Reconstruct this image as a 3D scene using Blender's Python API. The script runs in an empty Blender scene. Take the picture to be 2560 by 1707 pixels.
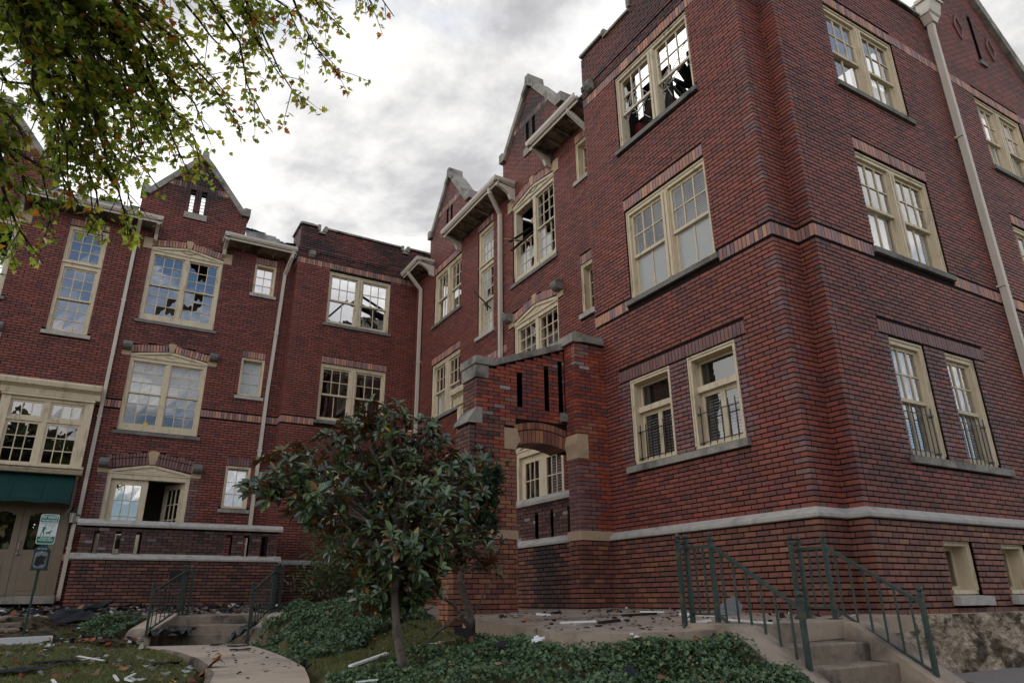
import bpy, math, random
import numpy as np
from mathutils import Vector, Matrix
random.seed(7); np.random.seed(7)
R_ = math.radians
scn = bpy.context.scene
COL = scn.collection
# ---------------------------------------------------------------- camera
cam_d = bpy.data.cameras.new('camera'); cam = bpy.data.objects.new('camera', cam_d); COL.objects.link(cam)
FPX = 1720.06
cam_d.sensor_fit = 'HORIZONTAL'; cam_d.sensor_width = 36; cam_d.lens = FPX/2560*36
cam_d.clip_start = .05; cam_d.clip_end = 3000
def cam_basis(yaw, pitch, roll):
    cy, sy, cp, sp = math.cos(yaw), math.sin(yaw), math.cos(pitch), math.sin(pitch)
    f = Vector((sy*cp, cy*cp, sp)); r = Vector((cy, -sy, 0)); u = r.cross(f)
    cr, sr = math.cos(roll), math.sin(roll)
    return cr*r+sr*u, -sr*r+cr*u, f
CR, CU, CF = cam_basis(R_(30.32359), R_(20.45303), R_(-.53527))
cam.matrix_world = Matrix(((CR.x, CU.x, -CF.x, 0), (CR.y, CU.y, -CF.y, 0), (CR.z, CU.z, -CF.z, 0), (0, 0, 0, 1)))
scn.camera = cam
def toward(px, py):      # unit-forward direction of a photograph point
    return CR*((px-1280)/FPX) - CU*((py-853.5)/FPX) + CF
def at_y(px, py, y):
    w = toward(px, py); return w*(y/w.y)
def at_dist(px, py, d):
    w = toward(px, py); return w*(d/w.length)
def px_of(p):
    z = p.dot(CF)
    if z < .1: return None
    return 1280+FPX*p.dot(CR)/z, 853.5-FPX*p.dot(CU)/z, z
# ---------------------------------------------------------------- world, sun, exposure
SUN_AZ, SUN_EL = R_(48.5), R_(41.4)
SKY_STRENGTH = .10
CLOUD = 4.9          # cloud radiance before the strength above
BACK_SKY_LIFT = 1.3      # brightness added to clouds opposite the sun, lifts light on the walls
scn.view_settings.view_transform = 'Standard'; scn.view_settings.look = 'None'
scn.view_settings.gamma = 1; scn.view_settings.use_curve_mapping = False
scn.view_settings.exposure = 0.78
world = bpy.data.worlds.new('World'); scn.world = world; world.use_nodes = True
wn, wl = world.node_tree.nodes, world.node_tree.links
for n in list(wn): wn.remove(n)
def N_(nt, t, **k):
    n = nt.nodes.new(t)
    for a, b in k.items():
        if a in n.inputs.keys() if isinstance(a, str) else False: n.inputs[a].default_value = b
        else: setattr(n, a, b)
    return n
def wnode(t, **k): return N_(world.node_tree, t, **k)
def wmath(op, a, b=None, clamp=False):
    n = wnode('ShaderNodeMath', operation=op, use_clamp=clamp)
    for i, v in enumerate((a, b)):
        if v is None: continue
        if isinstance(v, (int, float)): n.inputs[i].default_value = v
        else: wl.new(v, n.inputs[i])
    return n.outputs[0]
sky = wnode('ShaderNodeTexSky', sky_type='NISHITA', sun_disc=False)
sky.sun_elevation = SUN_EL; sky.sun_rotation = SUN_AZ; sky.air_density = 1.0; sky.dust_density = .6; sky.ozone_density = 1.5
tc = wnode('ShaderNodeTexCoord'); sep = wnode('ShaderNodeSeparateXYZ'); wl.new(tc.outputs['Generated'], sep.inputs[0])
zz = wmath('ADD', wmath('MAXIMUM', sep.outputs[2], 0.0), .22)
cmb = wnode('ShaderNodeCombineXYZ')
wl.new(wmath('DIVIDE', sep.outputs[0], zz), cmb.inputs[0]); wl.new(wmath('DIVIDE', sep.outputs[1], zz), cmb.inputs[1])
def wnoise(scale, detail, rough, off, dist=0):
    m = wnode('ShaderNodeVectorMath', operation='ADD'); wl.new(cmb.outputs[0], m.inputs[0]); m.inputs[1].default_value = off
    n = wnode('ShaderNodeTexNoise'); wl.new(m.outputs[0], n.inputs['Vector'])
    n.inputs['Scale'].default_value = scale; n.inputs['Detail'].default_value = detail; n.inputs['Roughness'].default_value = rough
    n.inputs['Distortion'].default_value = dist
    return n.outputs['Fac']
def wramp(fac, pts):
    r = wnode('ShaderNodeValToRGB'); wl.new(fac, r.inputs[0]); e = r.color_ramp.elements
    while len(e) < len(pts): e.new(.5)
    for i, (p, c) in enumerate(pts):
        e[i].position = p; e[i].color = (*c, 1)
    return r.outputs[0]
cover = wramp(wmath('ADD', wnoise(1.1, 9, .58, (4.3, 1.2, .5), .3), wmath('MULTIPLY', sep.outputs[1], .10)), [(.335, (0, 0, 0)), (.43, (1, 1, 1))])
shade = wramp(wnoise(2.1, 12, .58, (12.1, 0.4, 8.), .2), [(.37, (.42, .42, .45)), (.455, (.60, .595, .615)), (.515, (.86, .855, .85)), (.56, (1.07, 1.05, 1.02)), (.68, (1.24, 1.22, 1.18))])
sund = wnode('ShaderNodeVectorMath', operation='DOT_PRODUCT'); wl.new(tc.outputs['Generated'], sund.inputs[0])
sund.inputs[1].default_value = (math.sin(SUN_AZ)*math.cos(SUN_EL), math.cos(SUN_AZ)*math.cos(SUN_EL), math.sin(SUN_EL))
sd = wmath('MAXIMUM', sund.outputs['Value'], 0.0)
glow = wmath('ADD', wmath('MULTIPLY', wmath('POWER', sd, 8.0), .10), wmath('MULTIPLY', wmath('POWER', sd, 220.0), 2.0))
cl = wnode('ShaderNodeMix', data_type='RGBA', blend_type='ADD', clamp_factor=False); cl.inputs[0].default_value = 1
wl.new(shade, cl.inputs[6])
g3 = wnode('ShaderNodeCombineXYZ')
for i in range(3): wl.new(glow, g3.inputs[i])
wl.new(g3.outputs[0], cl.inputs[7])
# front-lit clouds away from the sun, brightened to lift the light on the walls
lit = wmath('MULTIPLY', wmath('ADD', wmath('MULTIPLY', wmath('SUBTRACT', 1.0, sund.outputs['Value']), BACK_SKY_LIFT), 1.0), CLOUD)
sc = wnode('ShaderNodeVectorMath', operation='SCALE'); wl.new(cl.outputs[2], sc.inputs[0]); wl.new(lit, sc.inputs['Scale'])
mixw = wnode('ShaderNodeMix', data_type='RGBA'); wl.new(cover, mixw.inputs[0])
wl.new(sky.outputs[0], mixw.inputs[6]); wl.new(sc.outputs[0], mixw.inputs[7])
bg = wnode('ShaderNodeBackground'); wl.new(mixw.outputs[2], bg.inputs[0]); bg.inputs[1].default_value = SKY_STRENGTH
wo = wnode('ShaderNodeOutputWorld'); wl.new(bg.outputs[0], wo.inputs[0])
sl = bpy.data.lights.new('sun', 'SUN'); sl.energy = 1.0; sl.angle = R_(10); sl.color = (1, .95, .86)
so = bpy.data.objects.new('sun', sl); COL.objects.link(so)
so.rotation_euler = Vector((math.sin(SUN_AZ)*math.cos(SUN_EL), math.cos(SUN_AZ)*math.cos(SUN_EL), math.sin(SUN_EL))).to_track_quat('Z', 'Y').to_euler()
# ---------------------------------------------------------------- materials
MAT = {}
def mat(name, col, rough=.8, spec=.3, var=.25, scale=6., bump=.0, bscale=40., dark=None, dscale=1.5, dpos=(.5, .62), metal=0, attr=None, stretch=None, coat=0):
    m = bpy.data.materials.new(name); m.use_nodes = True; nt = m.node_tree; ns, ln = nt.nodes, nt.links
    p = ns['Principled BSDF']; p.inputs['Roughness'].default_value = rough; p.inputs['Specular IOR Level'].default_value = spec
    p.inputs['Metallic'].default_value = metal; p.inputs['Coat Weight'].default_value = coat
    t = ns.new('ShaderNodeTexCoord'); vec = t.outputs['Object']
    g = ns.new('ShaderNodeNewGeometry'); vec = g.outputs['Position']
    if stretch:
        mp = ns.new('ShaderNodeMapping'); mp.inputs['Scale'].default_value = stretch; ln.new(vec, mp.inputs[0]); vec = mp.outputs[0]
    def noise(s, d=6, r=.6):
        n = ns.new('ShaderNodeTexNoise'); ln.new(vec, n.inputs['Vector']); n.inputs['Scale'].default_value = s
        n.inputs['Detail'].default_value = d; n.inputs['Roughness'].default_value = r; return n.outputs['Fac']
    if attr:
        a = ns.new('ShaderNodeAttribute'); a.attribute_name = attr; base = a.outputs['Color']
    else:
        c = ns.new('ShaderNodeRGB'); c.outputs[0].default_value = (*col, 1); base = c.outputs[0]
    r = ns.new('ShaderNodeMapRange'); ln.new(noise(scale), r.inputs[0]); r.inputs[1].default_value = .25; r.inputs[2].default_value = .75
    r.inputs[3].default_value = 1-var; r.inputs[4].default_value = 1+var
    mx = ns.new('ShaderNodeVectorMath'); mx.operation = 'SCALE'; ln.new(base, mx.inputs[0]); ln.new(r.outputs[0], mx.inputs['Scale'])
    out = mx.outputs[0]
    if dark:
        d = ns.new('ShaderNodeMapRange'); ln.new(noise(dscale, 8, .65), d.inputs[0]); d.inputs[1].default_value = dpos[0]; d.inputs[2].default_value = dpos[1]
        k = ns.new('ShaderNodeMix'); k.data_type = 'RGBA'; ln.new(d.outputs[0], k.inputs[0]); ln.new(out, k.inputs[6]); k.inputs[7].default_value = (*dark, 1)
        out = k.outputs[2]
    ln.new(out, p.inputs['Base Color'])
    if bump:
        b = ns.new('ShaderNodeBump'); b.inputs['Strength'].default_value = bump; b.inputs['Distance'].default_value = .01
        ln.new(noise(bscale, 5, .65), b.inputs['Height']); ln.new(b.outputs[0], p.inputs['Normal'])
    MAT[name] = m; return m
mat('brick', (.25, .07, .05), .58, .30, .16, 14, .3, 120, attr='Col', stretch=(1, 1, .4), dark=(.075, .042, .036), dscale=1.3, dpos=(.54, 1.05))
mat('brick_plain', (.15, .06, .05), .6, .4, .2, 14)
mat('mortar', (.016, .010, .009), .95, .1, .4, 20, .3, 60)
mat('stone', (.29, .265, .23), .85, .25, .2, 7, .3, 50, dark=(.10, .095, .09), dscale=2.2, dpos=(.46, .66))
mat('stone_pale', (.41, .385, .35), .85, .25, .18, 9, .2, 60, dark=(.24, .215, .19), dscale=3, dpos=(.52, .75))
mat('stone_cream', (.43, .31, .205), .85, .25, .15, 5, .2, 60, dark=(.26, .22, .19), dscale=3.5, dpos=(.55, .72))
mat('stone_dark', (.19, .18, .165), .88, .25, .3, 6, .3, 50, dark=(.06, .06, .06), dscale=3, dpos=(.5, .7))
mat('paint_cream', (.60, .50, .35), .6, .35, .12, 3, .2, 90, dark=(.33, .26, .17), dscale=8, dpos=(.53, .72), stretch=(1, 1, .35))
mat('paint_worn', (.56, .48, .35), .65, .3, .12, 3, .25, 90, dark=(.20, .15, .10), dscale=14, dpos=(.58, .68), stretch=(1, 1, .3))
mat('paint_pipe', (.54, .48, .41), .5, .4, .06, 3, dark=(.36, .31, .25), dscale=4, dpos=(.55, .8), stretch=(3, 3, .5))
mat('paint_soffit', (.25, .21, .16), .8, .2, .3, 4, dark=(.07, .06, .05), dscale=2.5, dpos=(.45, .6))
mat('paint_brown', (.19, .147, .10), .5, .4, .08, 3)
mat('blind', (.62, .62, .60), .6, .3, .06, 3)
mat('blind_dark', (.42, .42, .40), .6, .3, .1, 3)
mat('curtain', (.60, .60, .58), .8, .2, .12, 5, stretch=(6, 6, .4))
mat('room_dark', (.06, .055, .05), .9, .1, .3, 1)
mat('room_wall', (.30, .26, .20), .9, .1, .2, 2)
mat('room_red', (.36, .06, .07), .8, .2, .3, 4, dark=(.15, .02, .02), dscale=3)
mat('plaster', (.55, .52, .45), .9, .1, .2, 3, dark=(.1, .08, .06), dscale=2, dpos=(.5, .6))
mat('char', (.012, .012, .013), .75, .4, .5, 9, .6, 40)
mat('char_brown', (.06, .035, .02), .8, .3, .6, 9, .5, 40, dark=(.01, .01, .01), dscale=4, dpos=(.45, .55))
mat('raw_wood', (.42, .25, .13), .8, .2, .25, 6, .3, 60, dark=(.05, .03, .02), dscale=4, dpos=(.5, .62))
mat('white_paint', (.78, .78, .77), .5, .4, .08, 5, dark=(.3, .28, .26), dscale=6, dpos=(.6, .75))
mat('slate', (.23, .235, .22), .7, .4, .3, 5, .3, 50, dark=(.08, .08, .08), dscale=2, dpos=(.5, .65))
mat('felt', (.022, .023, .026), .8, .3, .4, 6, .5, 60)
mat('plastic_black', (.010, .010, .011), .35, .5, .2, 6)
mat('green_metal', (.010, .042, .036), .38, .5, .15, 8, dark=(.05, .055, .035), dscale=12, dpos=(.6, .72))
mat('green_rail', (.028, .048, .040), .5, .4, .3, 9, .15, 60, dark=(.10, .075, .04), dscale=11, dpos=(.55, .68))
mat('awning', (.004, .034, .031), .75, .3, .25, 2, .15, 150)
mat('concrete', (.36, .285, .215), .9, .25, .18, 3, .35, 80, dark=(.13, .105, .085), dscale=1.3, dpos=(.5, .68))
mat('concrete_path', (.53, .43, .33), .9, .25, .10, 2, .2, 120, dark=(.24, .195, .155), dscale=1.1, dpos=(.5, .75))
mat('concrete_stained', (.25, .20, .15), .9, .25, .3, 4, .7, 40, dark=(.07, .058, .05), dscale=2.2, dpos=(.47, .62))
mat('aggregate', (.40, .32, .235), .9, .25, .65, 30, 1.0, 34, dark=(.11, .085, .06), dscale=2.6, dpos=(.5, .58))
mat('asphalt', (.24, .22, .20), .9, .2, .25, 40, .3, 120)
mat('soil', (.11, .085, .05), .95, .1, .4, 9, .5, 40, dark=(.06, .075, .025), dscale=1.6, dpos=(.45, .6))
mat('grass_blade', (.12, .12, .045), .7, .2, .2, 3, attr='Col')
mat('bark', (.135, .105, .085), .9, .2, .3, 12, .6, 50, dark=(.05, .045, .04), dscale=9, dpos=(.5, .65))
mat('bark_dark', (.035, .028, .024), .9, .2, .3, 12, .5, 50)
mat('rust', (.42, .17, .04), .8, .2, .4, 8, .4, 50, dark=(.14, .06, .03), dscale=7)
mat('sign_white', (.74, .75, .75), .4, .5, .05, 4)
mat('sign_green', (.0, .19, .125), .4, .5, .05, 4)
mat('grey_metal', (.22, .22, .22), .4, .5, .1, 4, metal=.6)
mat('grey_plate', (.20, .20, .23), .5, .4, .15, 9)
mat('yellow', (.65, .42, .03), .5, .4, .05, 4)
mat('lamp_white', (.62, .6, .52), .3, .5, .1, 4)
mat('relief_red', (.30, .04, .035), .7, .3, .2, 8)
def leaf_mat(name, rough, spec, trans, back=None, coat=0.):
    m = bpy.data.materials.new(name); m.use_nodes = True; ns, ln = m.node_tree.nodes, m.node_tree.links
    p = ns['Principled BSDF']; p.inputs['Roughness'].default_value = rough; p.inputs['Specular IOR Level'].default_value = spec
    p.inputs['Coat Weight'].default_value = coat; p.inputs['Coat Roughness'].default_value = .12
    a = ns.new('ShaderNodeAttribute'); a.attribute_name = 'Col'; c = a.outputs['Color']
    if back:
        g = ns.new('ShaderNodeNewGeometry'); k = ns.new('ShaderNodeMix'); k.data_type = 'RGBA'
        ln.new(g.outputs['Backfacing'], k.inputs[0]); ln.new(c, k.inputs[6]); k.inputs[7].default_value = (*back, 1); c = k.outputs[2]
    ln.new(c, p.inputs['Base Color'])
    if trans:
        t = ns.new('ShaderNodeBsdfTranslucent'); ln.new(c, t.inputs[0]); mxs = ns.new('ShaderNodeMixShader'); mxs.inputs[0].default_value = trans
        ln.new(p.outputs[0], mxs.inputs[1]); ln.new(t.outputs[0], mxs.inputs[2]); ln.new(mxs.outputs[0], ns['Material Output'].inputs[0])
    MAT[name] = m
leaf_mat('maple_leaf', .45, .4, .64)
leaf_mat('magnolia_leaf', .17, .75, .06, (.20, .085, .028))
leaf_mat('ivy_leaf', .45, .4, .12)
leaf_mat('shrub_leaf', .5, .4, .2)
leaf_mat('litter_leaf', .7, .3, .1)
def glass_mat(name, f0, tint=(1, 1, 1), rough=0.0, haze=0.):
    m = bpy.data.materials.new(name); m.use_nodes = True; ns, ln = m.node_tree.nodes, m.node_tree.links
    ns.remove(ns['Principled BSDF'])
    t = ns.new('ShaderNodeBsdfTransparent'); t.inputs[0].default_value = (*tint, 1)
    g = ns.new('ShaderNodeBsdfGlossy'); g.inputs['Roughness'].default_value = rough
    geo = ns.new('ShaderNodeNewGeometry')
    b = ns.new('ShaderNodeBump'); b.inputs['Strength'].default_value = .05; b.inputs['Distance'].default_value = .02
    n = ns.new('ShaderNodeTexNoise'); n.inputs['Scale'].default_value = 2.5; ln.new(geo.outputs['Position'], n.inputs['Vector'])
    ln.new(n.outputs['Fac'], b.inputs['Height']); ln.new(b.outputs[0], g.inputs['Normal'])
    lw = ns.new('ShaderNodeLayerWeight'); lw.inputs['Blend'].default_value = .5
    pw = ns.new('ShaderNodeMath'); pw.operation = 'POWER'; ln.new(lw.outputs['Facing'], pw.inputs[0]); pw.inputs[1].default_value = 4
    mr = ns.new('ShaderNodeMapRange'); ln.new(pw.outputs[0], mr.inputs[0]); mr.inputs[3].default_value = f0; mr.inputs[4].default_value = .95
    mx = ns.new('ShaderNodeMixShader'); ln.new(mr.outputs[0], mx.inputs[0]); ln.new(t.outputs[0], mx.inputs[1]); ln.new(g.outputs[0], mx.inputs[2])
    res = mx.outputs[0]
    if haze:
        d = ns.new('ShaderNodeBsdfDiffuse'); d.inputs[0].default_value = (.70, .73, .70, 1); m2 = ns.new('ShaderNodeMixShader'); m2.inputs[0].default_value = haze
        ln.new(res, m2.inputs[1]); ln.new(d.outputs[0], m2.inputs[2]); res = m2.outputs[0]
    ln.new(res, ns['Material Output'].inputs[0]); MAT[name] = m
glass_mat('glass', .17)
glass_mat('glass_storm', .36)
glass_mat('glass_frosted', .16, (.8, .8, .8), .12, .45)
glass_mat('glass_bluish', .15, (.55, .65, .8), .1, .22)
glass_mat('glass_dark', .14, (.6, .6, .6))
# ---------------------------------------------------------------- mesh helpers
class Fr:                                   # a facade frame: along u, up z, outward d
    def __init__(s, o, u, n):
        s.o = Vector(o); s.u = Vector(u); s.n = Vector(n); s.flip = s.u.cross(Vector((0, 0, 1))).dot(s.n) < 0
    def p(s, u, z, d=0.): return s.o+s.u*u+s.n*d+Vector((0, 0, z))
    def shift(s, d): return Fr(s.o+s.n*d, s.u, s.n)
WORLD = Fr((0, 0, 0), (1, 0, 0), (0, -1, 0))
class MB:
    def __init__(s): s.v = []; s.f = []; s.c = []
    def face(s, pts, col=None):
        i = len(s.v); s.v += [tuple(p) for p in pts]; s.f.append(tuple(range(i, i+len(pts)))); s.c.append(col)
    def hexa(s, a, col=None, skip=(), flip=False):     # a: 8 points, bottom ring 0-3 then top ring 4-7
        i = len(s.v); s.v += [tuple(p) for p in a]
        for k, q in enumerate(((0, 3, 2, 1), (4, 5, 6, 7), (0, 1, 5, 4), (1, 2, 6, 5), (2, 3, 7, 6), (3, 0, 4, 7))):
            if k in skip: continue
            q = q[::-1] if flip else q
            s.f.append(tuple(i+j for j in q)); s.c.append(col)
        return s
    def box(s, fr, u0, u1, z0, z1, d0, d1, col=None, skip=()):   # d0 back, d1 front
        P = fr.p
        return s.hexa([P(u0, z0, d1), P(u1, z0, d1), P(u1, z0, d0), P(u0, z0, d0), P(u0, z1, d1), P(u1, z1, d1), P(u1, z1, d0), P(u0, z1, d0)], col, skip, fr.flip)
    def prism(s, fr, poly, d0, d1, col=None, back=True):         # poly in (u,z), counter-clockwise seen from outside
        n = len(poly); i = len(s.v)
        s.v += [tuple(fr.p(u, z, d1)) for u, z in poly]+[tuple(fr.p(u, z, d0)) for u, z in poly]
        fl = (lambda q: q[::-1]) if fr.flip else (lambda q: q)
        s.f.append(fl(tuple(range(i, i+n)))); s.c.append(col)
        if back: s.f.append(fl(tuple(range(i+2*n-1, i+n-1, -1)))); s.c.append(col)
        for k in range(n):
            m = (k+1) % n; s.f.append(fl((i+k, i+n+k, i+n+m, i+m))); s.c.append(col)
        return s
    def profile(s, fr, prof, u0, u1, col=None):                  # prof in (d,z) swept along u
        n = len(prof); i = len(s.v)
        s.v += [tuple(fr.p(u0, z, d)) for d, z in prof]+[tuple(fr.p(u1, z, d)) for d, z in prof]
        s.f.append(tuple(range(i, i+n))[::-1]); s.c.append(col); s.f.append(tuple(range(i+n, i+2*n))); s.c.append(col)
        for k in range(n):
            m = (k+1) % n; s.f.append((i+k, i+m, i+n+m, i+n+k)); s.c.append(col)
        return s
    def tube(s, pts, rad, n=8, col=None, cap=True):
        pts = [Vector(p) for p in pts]; i = len(s.v); N = len(pts)
        rad = rad if isinstance(rad, (list, tuple)) else [rad]*N
        ref = Vector((0, 0, 1)) if abs((pts[-1]-pts[0]).normalized().z) < .9 else Vector((1, 0, 0))
        for k, p in enumerate(pts):
            t = (pts[min(k+1, N-1)]-pts[max(k-1, 0)]).normalized(); a = t.cross(ref).normalized(); b = t.cross(a)
            for j in range(n):
                w = 2*math.pi*j/n; s.v.append(tuple(p+(a*math.cos(w)+b*math.sin(w))*rad[k]))
        for k in range(N-1):
            for j in range(n):
                m = (j+1) % n; s.f.append((i+k*n+j, i+k*n+m, i+(k+1)*n+m, i+(k+1)*n+j)); s.c.append(col)
        if cap:
            s.f.append(tuple(i+j for j in range(n))); s.c.append(col); s.f.append(tuple(i+(N-1)*n+j for j in range(n))[::-1]); s.c.append(col)
        return s
    def beam(s, a, b, w, h, col=None, roll=0.):
        a, b = Vector(a), Vector(b); t = (b-a).normalized(); ref = Vector((0, 0, 1)) if abs(t.z) < .95 else Vector((1, 0, 0))
        x = t.cross(ref).normalized(); y = x.cross(t)
        x, y = x*math.cos(roll)+y*math.sin(roll), y*math.cos(roll)-x*math.sin(roll)
        q = [(-1, -1), (1, -1), (1, 1), (-1, 1)]
        return s.hexa([a+x*(i*w/2)+y*(j*h/2) for i, j in q]+[b+x*(i*w/2)+y*(j*h/2) for i, j in q], col)
    def sphere(s, c, r, n=10, m=6, sc=(1, 1, 1), col=None):
        c = Vector(c); i = len(s.v)
        for a in range(m+1):
            t = math.pi*a/m
            for b in range(n):
                w = 2*math.pi*b/n; s.v.append((c.x+r*sc[0]*math.sin(t)*math.cos(w), c.y+r*sc[1]*math.sin(t)*math.sin(w), c.z+r*sc[2]*math.cos(t)))
        for a in range(m):
            for b in range(n):
                k = (b+1) % n; s.f.append((i+a*n+b, i+(a+1)*n+b, i+(a+1)*n+k, i+a*n+k)); s.c.append(col)
        return s
    def mesh(s, name, smooth=False):
        me = bpy.data.meshes.new(name); me.from_pydata(s.v, [], s.f)
        if any(c is not None for c in s.c):
            ca = me.attributes.new('Col', 'FLOAT_COLOR', 'CORNER')
            cnt = np.array([len(f) for f in s.f]); cc = np.array([(c if c is not None else (.2, .2, .2)) for c in s.c], dtype=np.float32)
            arr = np.ones((cnt.sum(), 4), np.float32); arr[:, :3] = np.repeat(cc, cnt, 0); ca.data.foreach_set('color', arr.ravel())
        if smooth: me.polygons.foreach_set('use_smooth', [True]*len(s.f))
        return me
    def build(s, name, m, parent=None, kind=None, smooth=False, label=None, group=None):
        me = s.mesh(name, smooth); me.materials.append(MAT[m]); return link(name, me, parent, kind, label, group)
WL = {}
def link(name, data, parent=None, kind=None, label=None, group=None):
    o = bpy.data.objects.new(name, data); COL.objects.link(o)
    if parent:
        o.parent = parent
        if data is not None and parent in WL: o.matrix_parent_inverse = Matrix.Translation(-WL[parent])
        if data is None: WL[o] = WL.get(parent, Vector((0, 0, 0)))
    if kind: o['kind'] = kind
    if label: o['label'] = label
    if group: o['group'] = group
    return o
def empty(name, loc=(0, 0, 0), parent=None, label=None, cat=None, group=None):
    o = link(name, None, parent, None, label, group); o.empty_display_size = .1
    if cat: o['category'] = cat
    if not parent:
        o.location = loc; WL[o] = Vector(loc)
    return o
def thing(name, label, cat, loc=(0, 0, 0), group=None):  # an Empty at the thing's base; children are given in world coordinates
    return empty(name, loc, None, label, cat, group)
def tag(o, label, cat, group=None):
    o['label'] = label; o['category'] = cat
    if group: o['group'] = group
    return o
def raw_mesh(name, V, F, colv=None, m=None, smooth=False):   # numpy: V (n,3), F (k,3|4), colour per face
    me = bpy.data.meshes.new(name); k = F.shape[1]
    me.vertices.add(len(V)); me.vertices.foreach_set('co', V.astype(np.float32).ravel())
    me.loops.add(F.size); me.loops.foreach_set('vertex_index', F.astype(np.int32).ravel())
    me.polygons.add(len(F)); me.polygons.foreach_set('loop_start', np.arange(0, F.size, k, dtype=np.int32))
    me.update(calc_edges=True)
    if colv is not None:
        ca = me.attributes.new('Col', 'FLOAT_COLOR', 'CORNER'); arr = np.ones((F.size, 4), np.float32); arr[:, :3] = np.repeat(colv, k, 0)
        ca.data.foreach_set('color', arr.ravel())
    if smooth: me.polygons.foreach_set('use_smooth', [True]*len(F))
    if m: me.materials.append(MAT[m])
    return me
# ---------------------------------------------------------------- bricks
CRS = .0677; BZ = 1.0                                    # course height, height of the stone belt
def snap(z): return BZ+round((z-BZ)/CRS)*CRS
def _pal(cols, n=24, v=.2, seed=1):
    r = random.Random(seed); o = []
    for i in range(n):
        c = cols[i % len(cols)]; k = 1+r.uniform(-v, v); o.append(tuple(max(.004, x*k*(1+r.uniform(-.06, .06))) for x in c))
    return o
PAL = {
 'red': _pal([(.218, .062, .046), (.232, .068, .050), (.205, .060, .047), (.22, .068, .053), (.172, .056, .048), (.218, .060, .043), (.24, .073, .053), (.152, .054, .051)], v=.12),
 'salt': _pal([(.27, .20, .19), (.20, .13, .12), (.33, .27, .26)], v=.15, seed=8),
 'tan': _pal([(.46, .25, .165), (.39, .20, .15), (.27, .155, .155), (.42, .21, .14), (.31, .155, .13), (.22, .13, .14)], v=.16, seed=2),
 'purple': _pal([(.165, .085, .088), (.20, .098, .092), (.22, .11, .095), (.155, .08, .082), (.18, .09, .085)], v=.14, seed=3),
 'arch': _pal([(.28, .115, .07), (.22, .085, .06), (.32, .145, .08), (.19, .08, .065), (.25, .10, .065)], v=.15, seed=4),
 'base': _pal([(.205, .083, .058), (.165, .068, .05), (.24, .10, .063), (.145, .066, .056), (.19, .075, .052)], v=.18, seed=5),
 'porch': _pal([(.14, .062, .05), (.115, .054, .047), (.17, .075, .056), (.10, .05, .047), (.13, .07, .06)], v=.25, seed=6),
 'archwall': _pal([(.28, .066, .040), (.25, .058, .038), (.31, .075, .042), (.155, .055, .05), (.135, .056, .056)], v=.18, seed=7),
}
SOOT = (.022, .021, .023)
BR = []          # every brick: owner, wall part, frame, u0, u1, z0, z1, depth, colour, whole?
def lerp3(a, b, t): return tuple(x+(y-x)*t for x, y in zip(a, b))
rb = random.Random(11)
def brick(own, wall, fr, u0, u1, z0, z1, pal, depth=.02, soot=0., full=False, poly=None):
    c = PAL[pal][rb.randrange(24)]
    if soot > 0:
        q = min(1, max(0, soot+rb.uniform(-.25, .25)))
        if q > .04: c = lerp3(c, SOOT, round(min(q, .93)*8)/8)
    BR.append((own, wall, fr, u0, u1, z0, z1, depth, c, full, poly, rb.uniform(-.0025, .0025)))
def top_spans(top, z):                                  # u-intervals where the outline (u,z) is above z
    sp = []
    for (ua, za), (ub, zb) in zip(top, top[1:]):
        if ub-ua < 1e-6: continue
        if za >= z and zb >= z: s = (ua, ub)
        elif za < z and zb < z: continue
        else:
            k = ua+(ub-ua)*(z-za)/(zb-za); s = (ua, k) if za >= z else (k, ub)
        if sp and abs(sp[-1][1]-s[0]) < 1e-4: sp[-1] = (sp[-1][0], s[1])
        else: sp.append(s)
    return sp
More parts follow.
